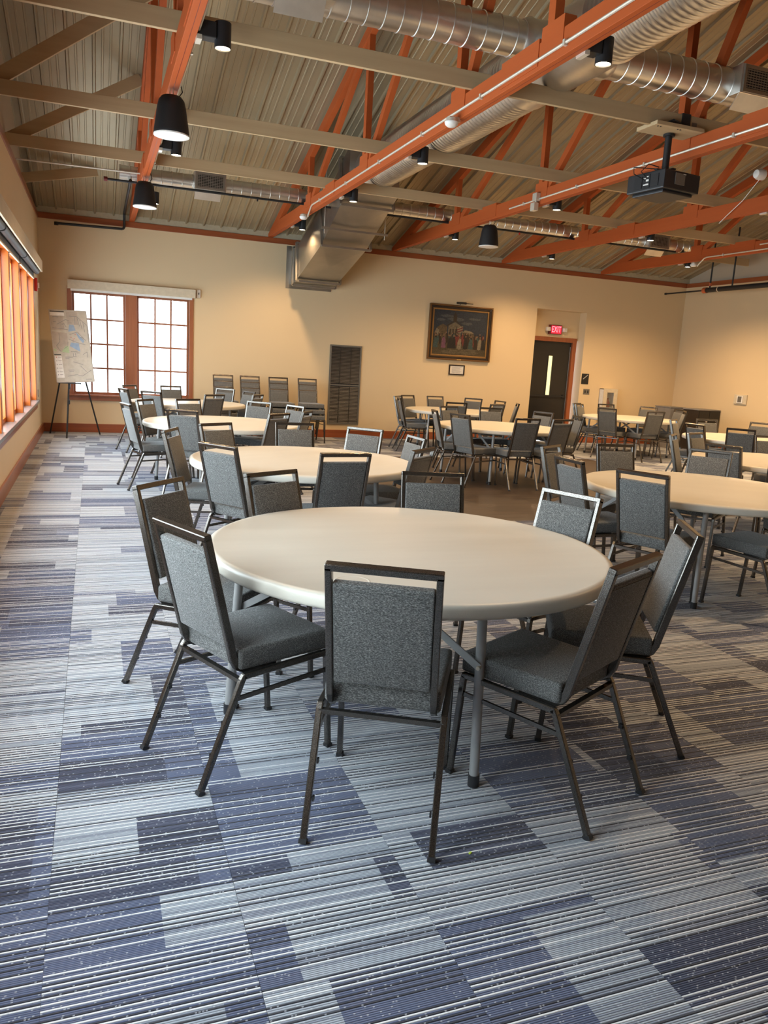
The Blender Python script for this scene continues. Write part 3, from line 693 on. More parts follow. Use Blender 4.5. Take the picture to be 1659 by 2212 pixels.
MB().lathe([(0.055, 0.50), (0.055, 0.52), (0.04, 0.525)], 16, (-0.10, -0.10, 0)).build('pole_flange', 'black_metal', t, 0, 2, True)
m = MB(); m.beam((-0.22, -0.10, 0.19), (0.05, -0.10, 0.19), 0.04, 0.012); m.beam((-0.10, -0.22, 0.19), (-0.10, 0.05, 0.19), 0.04, 0.012); m.build('mount_arms', 'black_metal', t)
MB().tube([(-0.24, -0.02, 0.12), (-0.31, 0.0, 0.17), (-0.26, -0.04, 0.24), (-0.16, -0.08, 0.22)], 0.005, 6).build('cable', 'black_metal', t)
MB().tube([(-0.24, 0.0, 0.10), (-0.35, 0.05, 0.15), (-0.33, 0.08, 0.22), (-0.15, -0.05, 0.21)], 0.005, 6).build('cable', 'black_metal', t)
t = thing('mounting_plate', 'pale wooden plate with a black box on top, holding the projector pole', 'plate', (6.02, 6.56, 3.845))
MB().box(-0.25, 0.30, -0.15, 0.15, 0.0, 0.035).build('plank', 'board_tan', t, 0.004)
MB().box(0.10, 0.20, -0.06, 0.06, 0.035, 0.17).build('power_box', 'dark_plastic', t, 0.006); MB().tube([(-0.08, -0.05, 0.04), (-0.02, -0.09, 0.07), (0.06, -0.07, 0.06), (0.12, -0.02, 0.06)], 0.022, 8).build('cable_bundle', 'black_metal', t, 0, 2, True)
MB().box(0.22, 0.29, -0.05, 0.04, 0.035, 0.11).build('wall_socket_box', 'switch_grey', t, 0.005)
for a, b in ((-0.2, -0.1), (-0.17, -0.1), (0.02, -0.11), (0.05, -0.11)): MB().tube([(a, b, -0.004), (a, b, 0.001)], 0.008, 8).build('bolt', 'black_metal', t)

# ================================================================== WALL THINGS
# valances and rolled shades
t = thing('window_valance', 'long cream valance box with rolled dark shades over the left window bank', 'valance', (0, 0, 0))
MB().box(0.0, 0.135, YB + 0.5, 13.55, 2.745, 2.765).build('top_board', 'cream', t); MB().box(0.115, 0.135, YB + 0.5, 13.55, 2.60, 2.745).build('front_board', 'cream', t, 0.003); MB().box(0.0, 0.115, 13.53, 13.55, 2.60, 2.745).build('end_board', 'cream', t)
for k in range(7):
    a = 13.40 - (k + 1) * 2.48 + 0.05; b = a + 2.40
    s = MB().tube([(0.06, a, 2.59), (0.06, b, 2.59)], 0.042, 16).build('shade_roll', 'shade_cloth', t, 0, 2, True)
    MB().box(0.014, 0.022, a + 0.02, b - 0.02, 2.49, 2.60).build('shade_cloth', 'shade_cloth', s)
    MB().box(0.010, 0.026, a + 0.02, b - 0.02, 2.475, 2.495).build('hem_bar', 'cream', s)
t = thing('window_valance', 'cream valance box over the double window in the far wall', 'valance', (0, D, 0))
MB().box(0.45, 2.60, -0.12, -0.105, 2.47, 2.62).build('front_board', 'cream', t, 0.004); MB().box(0.45, 2.60, -0.105, -0.001, 2.605, 2.62).build('top_board', 'cream', t); MB().box(0.45, 0.465, -0.105, -0.001, 2.47, 2.605).build('end_board', 'cream', t); MB().box(2.585, 2.60, -0.105, -0.001, 2.47, 2.605).build('end_board', 'cream', t)
MB().tube([(0.48, -0.055, 2.525), (2.57, -0.055, 2.525)], 0.035, 14).build('shade_roll', 'white_plastic', t, 0, 2, True); MB().box(0.50, 2.55, -0.03, -0.022, 2.44, 2.53).build('shade_cloth', 'white_plastic', t)
t = thing('wall_sensor', 'small white sensor box right of the far window valance', 'sensor', (2.66, D, 2.56)); MB().box(-0.035, 0.035, -0.04, -0.001, -0.07, 0.07).build('case', 'white_plastic', t, 0.006); MB().box(-0.008, 0.014, -0.044, -0.04, -0.015, 0.02).build('lens', 'switch_grey', t)
t = thing('fire_alarm', 'dark red fire alarm horn beside the left window bank', 'fire alarm', (0, 13.75, 2.42)); MB().box(0.001, 0.045, -0.06, 0.06, -0.10, 0.10).build('case', 'red', t, 0.01); MB().box(0.045, 0.07, -0.03, 0.03, -0.05, 0.03).build('strobe', 'white_plastic', t, 0.006)
t = thing('light_switch', 'small grey switch plate on the wall at the far end of the window bank', 'switch', (0, 13.9, 0.72)); MB().box(0.0005, 0.006, -0.035, 0.035, -0.06, 0.06).build('plate', 'switch_grey', t, 0.002); MB().box(0.006, 0.011, -0.012, 0.012, -0.025, 0.025).build('rocker', 'white_plastic', t)
plain('grille_dark', (0.045, 0.042, 0.04), 0.45, 0.3)
# wall return grille
t = thing('return_grille', 'tall grey louvred air grille in the far wall', 'grille', (5.52, D, 1.04)); gw, gh = 0.325, 0.775
m = MB(); m.box(-gw, -gw + 0.03, -0.022, -0.001, -gh, gh); m.box(gw - 0.03, gw, -0.022, -0.001, -gh, gh); m.box(-gw + 0.03, gw - 0.03, -0.022, -0.001, gh - 0.03, gh); m.box(-gw + 0.03, gw - 0.03, -0.022, -0.001, -gh, -gh + 0.03); m.box(-gw + 0.03, gw - 0.03, -0.022, -0.001, -0.015, 0.015); m.build('frame', 'switch_grey', t)
MB().box(-gw + 0.03, gw - 0.03, -0.004, -0.001, -gh + 0.03, gh - 0.03).build('back', 'black_metal', t)
sl_me = MB().prism([(-0.018, -0.009), (-0.015, -0.011), (-0.004, 0.009), (-0.007, 0.011)], -gw + 0.03, gw - 0.03, 0).mesh('slat', 'grille_dark')
for i in range(54):
    z = -gh + 0.045 + i * (2 * gh - 0.09) / 53
    if abs(z) > 0.02: link('slat', sl_me, t, (0, 0, z))
for xx in (-0.11, 0.11): MB().box(xx - 0.005, xx + 0.005, -0.021, -0.018, -gh + 0.03, gh - 0.03).build('stiffener', 'grille_dark', t)
# painting
plain('gilt', (0.17, 0.085, 0.03), 0.35, 0.4); plain('gilt_light', (0.30, 0.17, 0.06), 0.35, 0.5); plain('frame_dark', (0.022, 0.012, 0.008), 0.4)
for nm, c in (('p_sky', (0.022, 0.034, 0.055)), ('p_cloud', (0.075, 0.085, 0.095)), ('p_ground', (0.085, 0.062, 0.030)), ('p_ground2', (0.14, 0.11, 0.065)), ('p_wall', (0.11, 0.075, 0.038)), ('p_wall2', (0.16, 0.13, 0.085)), ('p_dark', (0.014, 0.012, 0.011)), ('p_brown', (0.03, 0.017, 0.010)), ('p_pink', (0.20, 0.08, 0.13)),
              ('p_teal', (0.05, 0.09, 0.085)), ('p_cream', (0.26, 0.21, 0.14)), ('p_red', (0.18, 0.03, 0.025)), ('p_skin', (0.24, 0.14, 0.085))): plain(nm, tuple(v * 0.6 for v in c), 0.5, 0, 0.35, 40)
pw2, ph2 = 0.716, 0.555
t = thing('painting', 'large oil painting of a crowd before a town hall in a gilt frame', 'painting', (7.96, D, 2.205))
def rect_frame(t, name, mat, w0, h0, w1, h1, y0, y1, b=0.006):
    m = MB(); m.prism([(-w0, -h0), (w0, -h0), (w1, -h1), (-w1, -h1)], y0, y1, 1); m.prism([(w0, -h0), (w0, h0), (w1, h1), (w1, -h1)], y0, y1, 1); m.prism([(w0, h0), (-w0, h0), (-w1, h1), (w1, h1)], y0, y1, 1); m.prism([(-w0, h0), (-w0, -h0), (-w1, -h1), (-w1, h1)], y0, y1, 1)
    return m.build(name, mat, t, b)
rect_frame(t, 'outer_moulding', 'gilt', pw2, ph2, pw2 - 0.032, ph2 - 0.032, -0.06, -0.001)
rect_frame(t, 'dark_moulding', 'frame_dark', pw2 - 0.032, ph2 - 0.032, pw2 - 0.075, ph2 - 0.075, -0.045, -0.001)
rect_frame(t, 'inner_moulding', 'gilt_light', pw2 - 0.075, ph2 - 0.075, pw2 - 0.11, ph2 - 0.11, -0.032, -0.001)
cw, chh = pw2 - 0.11, ph2 - 0.11
cv = MB().box(-cw, cw, -0.018, -0.001, -chh, chh).build('canvas', 'p_sky', t)
PN = ['p_sky', 'p_cloud', 'p_ground', 'p_ground2', 'p_wall', 'p_wall2', 'p_dark', 'p_brown', 'p_pink', 'p_teal', 'p_cream', 'p_red', 'p_skin']; IX = {n: i for i, n in enumerate(PN)}
m = MB(); lay = [0]
def pt(mat, pts):
    lay[0] += 1; m.cur = IX[mat]; y = -0.0181 - lay[0] * 0.00001
    m.add([(x, y, z) for x, z in pts], [tuple(range(len(pts)))])
rp = random.Random(3)
def blob(mat, cx, cz, rx, rz, n=9): pt(mat, [(cx + rx * rp.uniform(.75, 1.1) * math.cos(2 * PI * k / n), cz + rz * rp.uniform(.75, 1.1) * math.sin(2 * PI * k / n)) for k in range(n)])
for cx, cz, a, b in ((-.3, .33, .16, .03), (-.1, .27, .2, .04), (.15, .2, .13, .03), (.32, .3, .16, .025), (-.45, .25, .1, .03)): blob('p_cloud', cx, cz, a, b, 12)
pt('p_ground', [(-cw, -chh), (cw, -chh), (cw, -.12), (-cw, -.12)])
for k in range(26): xx = rp.uniform(-cw + .02, cw - .25); zz = rp.uniform(-chh + .01, -.30); pt('p_ground2', [(xx, zz), (xx + .2, zz - .02 if zz > -chh + .04 else zz), (xx + .22, zz + .006), (xx + .02, zz + .014)])
pt('p_wall', [(-.52, -.12), (-.52, .10), (-.40, .17), (-.30, .12), (-.30, -.12)]); pt('p_wall2', [(-.27, -.12), (-.27, .14), (-.12, .22), (.02, .14), (.02, -.12)])
pt('p_brown', [(-.30, .12), (-.12, .24), (.05, .12), (.05, .14), (-.12, .26), (-.30, .15)]); pt('p_brown', [(-.17, .22), (-.17, .34), (-.13, .43), (-.09, .34), (-.09, .22)])
for k in range(4): pt('p_brown', [(-.24 + k * .065, -.1), (-.24 + k * .065, .08), (-.21 + k * .065, .08), (-.21 + k * .065, -.1)])
pt('p_wall', [(.05, -.12), (.05, .02), (.30, .02), (.38, -.12)]); pt('p_cream', [(.05, .02), (.11, .07), (.26, .05), (.32, .01)]); pt('p_cream', [(-.57, .0), (-.53, .08), (-.47, .04), (-.49, -.06)])
for k in range(5): pt('p_red' if k % 2 else 'p_cream', [(-.08, .10 - k * .025), (.06, .15 - k * .025), (.06, .13 - k * .025), (-.08, .08 - k * .025)])
pt('p_dark', [(-.1, .12), (-.085, .12), (-.02, -.12), (-.035, -.12)])
for k in range(70):
    xx = rp.uniform(-cw + .03, cw - .03); zz = rp.uniform(-.12, -.02); c = rp.choice(['p_dark', 'p_brown', 'p_dark', 'p_brown', 'p_wall', 'p_red', 'p_teal']); blob(c, xx, zz - .07, .032, .10, 8); blob('p_skin' if rp.random() < .6 else 'p_dark', xx, zz + .02, .013, .018, 7)
for xx, c in ((-.54, 'p_teal'), (-.36, 'p_pink'), (-.22, 'p_dark'), (-.13, 'p_dark'), (.0, 'p_cream'), (.14, 'p_dark'), (.26, 'p_teal'), (.38, 'p_brown'), (.47, 'p_cream'), (.55, 'p_dark')):
    blob(c, xx, -.20, .045, .12, 10); pt(c, [(xx - .04, -.18), (xx + .04, -.18), (xx + .055, -.31), (xx - .055, -.31)]); blob('p_skin', xx, -.06, .017, .022, 8)
m.build('painted_scene', PN, cv)
MB().box(-0.05, 0.05, -0.064, -0.058, -ph2 + 0.01, -ph2 + 0.028).build('name_plate', 'brass', t, 0.002)
t = thing('picture_lamp', 'slim black picture lamp above the painting', 'lamp', (7.98, D, 2.80)); MB().tube([(-0.19, -0.13, 0), (0.02, -0.13, 0)], 0.022, 12).build('shade', 'black_metal', t, 0, 2, True); MB().tube([(0.02, -0.13, 0), (0.18, -0.12, 0)], 0.008, 8).build('tip', 'black_metal', t); MB().tube([(-0.05, -0.12, 0), (-0.05, -0.06, 0.02), (-0.05, -0.001, -0.02)], 0.006, 8).build('arm', 'black_metal', t)
t = thing('framed_notice', 'small framed notice hanging under the painting', 'picture frame', (7.95, D, 1.46)); rect_frame(t, 'frame', 'frame_dark', .18, .105, .155, .082, -0.02, -0.001, 0.003); sh = MB().box(-.155, .155, -0.008, -0.001, -.082, .082).build('sheet', 'paper', t)
m = MB()
for k in range(9): m.box(-.11, .11 - (k % 3) * .02, -0.0086, -0.008, .05 - k * .0135, .055 - k * .0135)
m.build('printed_lines', 'text_grey', sh)
# exit sign
t = thing('exit_sign', 'lit red EXIT sign with two lamp heads above the door', 'exit sign', (10.372, D + 0.25, 2.445))
MB().box(-0.16, 0.16, -0.055, -0.001, -0.10, 0.10).build('housing', 'dark_red', t, 0.008); fc = MB().box(-0.115, 0.145, -0.058, -0.055, -0.085, 0.085).build('face', 'exit_face', t)
o = link('lettering', text_mesh('EXIT', 0.135, 'exit_text', 'lettering'), fc, (0.015, -0.061, 0)); o.rotation_euler = (PI / 2, 0, 0); o.scale = (0.85, 1.35, 1)
for s in (-0.20, 0.22):
    h = MB().box(s - 0.045, s + 0.045, -0.11, -0.03, -0.04, 0.045).build('lamp_head', 'white_plastic', t, 0.012); MB().box(s - 0.035, s + 0.035, -0.113, -0.11, -0.03, 0.035).build('lens', 'grille_white', h)
    MB().beam((s * 0.7, -0.03, 0), (s, -0.03, 0), 0.02, 0.02).build('arm', 'dark_red', t)
t = thing('stair_sign', 'black sign with a white stair pictogram right of the door', 'sign', (11.122, D, 1.42)); MB().box(-0.093, 0.093, -0.008, -0.001, -0.115, 0.115).build('plate', 'black_metal', t, 0.003)
m = MB()
for k in range(6): m.box(-0.06 + k * 0.02, -0.04 + k * 0.02, -0.0095, -0.008, -0.005 + k * 0.016, 0.004 + k * 0.016); m.box(-0.045 + k * 0.02, -0.036 + k * 0.02, -0.0095, -0.008, -0.005 + k * 0.016, 0.016 + k * 0.016)
m.build('stair_pictogram', 'white_plastic', t); o = link('lettering', text_mesh('STAIR 1', 0.034, 'white_plastic', 'lettering', 0.0005), t, (0, -0.0062, -0.075)); o.rotation_euler = (PI / 2, 0, 0)
t = thing('light_switch', 'dark double switch plate under the stair sign', 'switch', (11.19, D, 1.14)); MB().box(-0.08, 0.08, -0.008, -0.001, -0.06, 0.06).build('plate', 'switch_grey', t, 0.003)
for s in (-0.035, 0.035): MB().box(s - 0.014, s + 0.014, -0.014, -0.008, -0.03, 0.03).build('rocker', 'dark_plastic', t)
t = thing('extinguisher_cabinet', 'cream fire extinguisher cabinet with a glass slot on the far wall', 'cabinet', (11.73, D, 0.90)); cw2, ch2 = 0.19, 0.33
m = MB(); m.box(-cw2, cw2, -0.15, -0.135, -ch2, -ch2 + 0.02); m.box(-cw2, -cw2 + 0.015, -0.15, -0.001, -ch2, ch2); m.box(cw2 - 0.015, cw2, -0.15, -0.001, -ch2, ch2); m.box(-cw2, cw2, -0.15, -0.001, ch2 - 0.015, ch2); m.box(-cw2, cw2, -0.15, -0.001, -ch2, -ch2 + 0.015); m.box(-cw2, cw2, -0.012, -0.001, -ch2, ch2); m.build('body', 'white_plastic', t)
d = rect_frame(t, 'door_frame', 'cream', cw2, ch2, 0.085, ch2 - 0.08, -0.165, -0.15, 0.004); MB().box(-0.085, 0.085, -0.16, -0.156, -ch2 + 0.08, ch2 - 0.08).build('pane', 'glass', d)
e = tag(MB().lathe([(0.0, 0), (0.05, 0.0), (0.055, 0.02), (0.055, 0.33), (0.03, 0.39), (0.018, 0.40), (0.018, 0.44), (0.0, 0.44)], 18).build('fire_extinguisher', 'dark_red', None, 0, 2, True, (11.73, D - 0.075, 0.587)), 'dark red extinguisher standing inside the glass fronted cabinet', 'extinguisher')
# right wall
t = thing('wall_control', 'small clear covered wall control on the right end wall', 'thermostat', (W, 12.82, 1.19)); MB().box(-0.03, -0.001, -0.17, 0.17, -0.10, 0.10).build('back_plate', 'cream', t, 0.006); MB().box(-0.045, -0.03, -0.08, 0.08, -0.075, 0.075).build('unit', 'white_plastic', t, 0.004); MB().box(-0.048, -0.045, -0.05, 0.05, -0.06, 0.06).build('screen', 'switch_grey', t)
t = thing('trash_bin', 'black double waste bin with white TRASH lettering against the right wall', 'bin', (13.0, 13.33, 0)); MB().box(0, 0.57, 0, 0.48, 0.0, 0.90).build('body', 'bin_brown', t, 0.005); MB().box(-0.01, 0.58, -0.01, 0.49, 0.90, 0.925).build('top', 'bin_grey', t, 0.004)
for k, (a, b, tx, px_) in enumerate(((0.01, 0.28, 'RU  IN', 0.21), (0.29, 0.56, 'TRASH', 0.21))):
    dd = MB().box(a, b, -0.012, 0, 0.03, 0.885).build('door', 'black_gloss', t, 0.003); o = link('lettering', text_mesh(tx, 0.085, 'white_plastic', 'lettering', 0.0005), dd, (a + px_, -0.0135, 0.56)); o.rotation_euler = (PI / 2, -PI / 2, 0)
t = thing('storage_box', 'plain grey box unit in the right far corner behind the bins', 'box', (12.85, 14.05, 0)); MB().box(0, 0.42, 0, 0.5, 0, 0.90).build('body', 'bin_grey', t, 0.006); MB().box(-0.008, 0.428, -0.008, 0.508, 0.90, 0.92).build('top', 'bin_grey', t, 0.003); MB().box(0.02, 0.40, -0.008, 0.0, 0.05, 0.86).build('door', 'bin_grey', t, 0.003)

# ---- easel with the map
t = thing('easel', 'black three legged easel standing before the far window', 'easel', (0, 0, 0))
top = Vector((0.50, 14.36, 1.85))
for a, b in (((0.134, 14.552, 0.0), top), ((0.945, 14.49, 0.0), top)): MB().tube([a, b + Vector((0, 0.03, 0))], 0.013, 8).build('leg', 'black_metal', t)
MB().tube([(0.422, 13.83, 0.0), (0.47, 14.12, 0.95), (0.50, 14.33, 1.88)], 0.014, 8).build('leg', 'black_metal', t)
MB().beam((0.30, 13.985, 0.90), (0.66, 13.985, 0.90), 0.05, 0.02).build('ledge', 'black_metal', t); MB().box(0.44, 0.48, 13.97, 14.06, 0.55, 0.62).build('clamp', 'black_metal', t); MB().box(0.455, 0.49, 14.0, 14.12, 0.80, 0.89).build('clamp', 'black_metal', t)
for nm, c in (('m_base', (0.43, 0.38, 0.31)), ('m_tan', (0.37, 0.31, 0.25)), ('m_blue', (0.24, 0.32, 0.42)), ('m_green', (0.34, 0.42, 0.24)), ('m_line', (0.20, 0.19, 0.18)), ('m_red', (0.5, 0.15, 0.12)), ('m_white', (0.66, 0.63, 0.58))): plain(nm, c, 0.6, 0, 0.08)
bw, bh = 0.60, 1.20
# board corners solved from its real place: tilted back on the easel and leaning sideways
A, B_, Cc, Dd = Vector((0.29, 13.955, 0.905)), Vector((0.865, 13.955, 0.945)), Vector((0.745, 14.31, 2.085)), Vector((0.17, 14.31, 2.075))
ex = (B_ - A); ez = (Dd - A); nrm = ex.cross(ez).normalized()
t = thing('map_board', 'pale campus map board leaning on the easel', 'map', (0, 0, 0))
v = [A, B_, Cc, Dd]; MB().add([tuple(q) for q in v] + [tuple(q - nrm * 0.008) for q in v], [(0, 1, 2, 3), (7, 6, 5, 4), (0, 4, 5, 1), (1, 5, 6, 2), (2, 6, 7, 3), (3, 7, 4, 0)]).build('board', 'm_base', t)
PNm = ['m_base', 'm_tan', 'm_blue', 'm_green', 'm_line', 'm_red', 'm_white', 'black_metal']; IM = {n: i for i, n in enumerate(PNm)}; m = MB(); lm_ = [0]
def mp(mat, pts):
    lm_[0] += 1; m.cur = IM[mat]; off = nrm * (0.0006 + lm_[0] * 0.00003)
    m.add([tuple(A + ex * u + (ez + (Cc - B_ - ez) * u) * w_ + off) for u, w_ in pts], [tuple(range(len(pts)))])
def mline(mat, pts, w_=0.006):
    for (a, b), (c, d) in zip(pts, pts[1:]):
        dx, dy = c - a, (d - b) * 2; L = math.hypot(dx, dy) + 1e-6; nx, ny = -dy / L * w_, dx / L * w_ / 2
        mp(mat, [(a - nx, b - ny), (c - nx, d - ny), (c + nx, d + ny), (a + nx, b + ny)])
mp('m_tan', [(.02, .72), (.36, .72), (.36, .92), (.02, .92)]); mp('m_tan', [(.02, .47), (.28, .40), (.42, .55), (.42, .68), (.02, .70)]); mp('m_tan', [(.45, .80), (.75, .80), (.75, .98), (.45, .98)])
mp('m_white', [(.02, .92), (.40, .92), (.40, .965), (.02, .965)]); mp('black_metal', [(.02, .972), (.40, .972), (.40, .985), (.02, .985)])
mp('m_blue', [(.46, .70), (.66, .72), (.62, .80), (.50, .80)]); mp('m_blue', [(.45, .50), (.72, .42), (.70, .54), (.50, .55)]); mp('m_blue', [(.66, .70), (.86, .58), (.82, .54), (.70, .62)]); mp('m_green', [(.22, .42), (.42, .40), (.42, .50), (.34, .50)]); mp('m_green', [(.02, .44), (.08, .42), (.08, .46), (.02, .46)])
mp('m_white', [(.02, .06), (.22, .06), (.20, .36), (.02, .36)]); mp('black_metal', [(.01, .375), (.19, .375), (.19, .387), (.01, .387)])
for pts in (((.18, .80), (.42, .87), (.52, .85)), ((.36, .82), (.42, .76)), ((.05, .75), (.45, .73)), ((.2, .68), (.2, .56), (.1, .50), (.2, .42)), ((.52, .92), (.72, .92), (.98, .80)), ((.68, .91), (.66, .80)), ((.74, .90), (.78, .78)), ((.80, .87), (.84, .74)), ((.88, .85), (.90, .70)), ((.98, .80), (.98, .55)), ((.48, .66), (.70, .70), (.9, .58)), ((.44, .60), (.6, .56), (.88, .52)), ((.42, .56), (.40, .50), (.3, .46)), ((.5, .28), (.75, .24)), ((.68, .22), (.82, .14)), ((.55, .10), (.70, .08), (.95, .16)), ((.3, .08), (.55, .10)), ((.78, .38), (.9, .42), (.9, .34)), ((.46, .42), (.64, .42)), ((.52, .40), (.52, .36)), ((.58, .40), (.58, .36))): mline('m_line', pts)
for a, b in ((.05, .34), (.05, .29), (.05, .24), (.05, .19), (.05, .14), (.05, .10)): mp('m_line', [(a + .05, b), (a + .14, b), (a + .14, b + .006), (a + .05, b + .006)]); mp('m_red' if b > .3 else 'm_line', [(a, b - .004), (a + .02, b - .004), (a + .02, b + .010), (a, b + .010)])
for a, b, c in ((.30, .34, .2), (.30, .32, .1), (.34, .16, .16), (.36, .14, .12), (.62, .40, .08), (.76, .62, .08), (.80, .60, .06), (.08, .90, .16), (.08, .83, .08), (.30, .80, .05), (.48, .82, .1), (.78, .03, .16), (.5, .35, .1)): mp('m_line', [(a, b), (a + c, b), (a + c, b + .007), (a, b + .007)])
for a, b in ((.50, .62), (.58, .60), (.62, .66), (.55, .58)): mp('m_red', [(a, b), (a + .03, b), (a + .03, b + .008), (a, b + .008)])
m.build('map_print', PNm, t)
m = MB(); m.beam(A, B_, 0.012, 0.012, tuple(nrm)); m.beam(B_, Cc, 0.012, 0.012, tuple(nrm)); m.beam(Cc, Dd, 0.012, 0.012, tuple(nrm)); m.beam(Dd, A, 0.012, 0.012, tuple(nrm)); m.build('edge_strip', 'm_tan', t)

# ================================================================== FURNITURE
CENTER = {'T1': (2.191, 3.157), 'T2': (2.437, 6.014), 'T3': (2.268, 9.21), 'T4': (2.236, 12.613), 'T5': (5.221, 4.643), 'T6': (6.268, 9.805), 'T7': (7.058, 12.997), 'T8': (10.687, 12.639), 'T9': (9.817, 8.79), 'T10': (7.693, 6.217)}
LEGA = {'T1': -91, 'T2': -60, 'T3': 155, 'T4': 140, 'T5': -130, 'T6': -124, 'T7': -150, 'T8': -115, 'T9': -110, 'T10': -100}
TLAB = {'T1': 'large round white folding table nearest the camera', 'T2': 'round white folding table second from the camera in the window row', 'T3': 'round white folding table third from the camera in the window row', 'T4': 'round white folding table below the far window',
        'T5': 'round white folding table cut off by the right edge, nearest there', 'T6': 'round folding table standing on the dark plank floor', 'T7': 'round folding table below the painting', 'T8': 'round folding table before the extinguisher cabinet', 'T9': 'round folding table before the trash bin at the right', 'T10': 'round folding table behind the table cut by the right edge'}
R0 = 0.90
def make_table():
    t = thing('round_table', 'x', 'table', (0, 0, 0), 0, 'round folding tables')
    MB().lathe([(0.0, 0.695), (0.80, 0.695), (0.84, 0.688), (0.885, 0.684), (0.893, 0.686), (0.898, 0.692), (0.9, 0.70), (0.9, 0.724), (0.897, 0.733), (0.888, 0.739), (0.872, 0.7415), (0.866, 0.740), (0.6, 0.740), (0.0, 0.740)], 96).build('tabletop', 'table_plastic', t, 0, 2, True, None, 50)
    for k in range(4):
        a = k * PI / 2; d = Vector((math.cos(a), math.sin(a), 0)); f = Vector((0.79, 0.79, 0))
        p0 = d * 0.80; p1 = d * 0.76 + Vector((0, 0, 0.694))
        lg = MB().tube([p0 + Vector((0, 0, 0.03)), p1], 0.0185, 14).build('leg', 'table_leg', t, 0, 2, True)
        MB().tube([p0, p0 + Vector((0, 0, 0.045))], 0.022, 14).build('foot', 'dark_plastic', lg, 0, 2, True)
        # folding strap: from the leg up and inward under the top
        s = -1 if k % 2 == 0 else 1
        inw = (Vector((math.cos(a + s * 3 * PI / 4), math.sin(a + s * 3 * PI / 4), 0))).normalized()
        q0 = d * 0.78 + Vector((0, 0, 0.47)); q1 = q0 + inw * 0.34 + Vector((0, 0, 0.215)); mid = q0 + (q1 - q0) * 0.52
        st = MB(); side = Vector((-inw.y, inw.x, 0)) * 0.022
        st.beam(q0 + side, mid + side, 0.006, 0.028); st.beam(mid + side * 0.7, q1 + side * 0.7, 0.008, 0.032); st.build('strap', 'table_leg', t)
        MB().tube([q0 + side * 1.6, q0 + side * 0.4], 0.008, 8).build('rivet', 'conduit', t)
    for k in (0, 2):
        a0 = k * PI / 2; a1 = a0 + PI / 2
        MB().tube([(0.765 * math.cos(a0), 0.765 * math.sin(a0), 0.675), (0.765 * math.cos(a1), 0.765 * math.sin(a1), 0.675)], 0.014, 10).build('cross_tube', 'table_leg', t)
    return t
tp = make_table(); first = True
for k, c in CENTER.items():
    o = tp if first else copy_tree(tp); first = False
    o.location = (c[0], c[1], 0); o.rotation_euler = (0, 0, math.radians(LEGA[k])); o['label'] = TLAB[k]
m = MB().lathe([(0.060, 0.7398), (0.062, 0.7410), (0.068, 0.7410), (0.070, 0.7398), (0.060, 0.7398)], 28, (0, 0, 0), False)
for q in range(6): m.box(-0.045 + q * 0.016, -0.036 + q * 0.016, -0.010, 0.012 - (q % 2) * 0.006, 0.7398, 0.7408)
mk = m.build('embossed_mark', 'table_plastic', tp, 0, 2, True); mk.location = (0.690 * math.cos(math.radians(-39)), 0.690 * math.sin(math.radians(-39)), 0); mk.rotation_euler = (0, 0, math.radians(60))

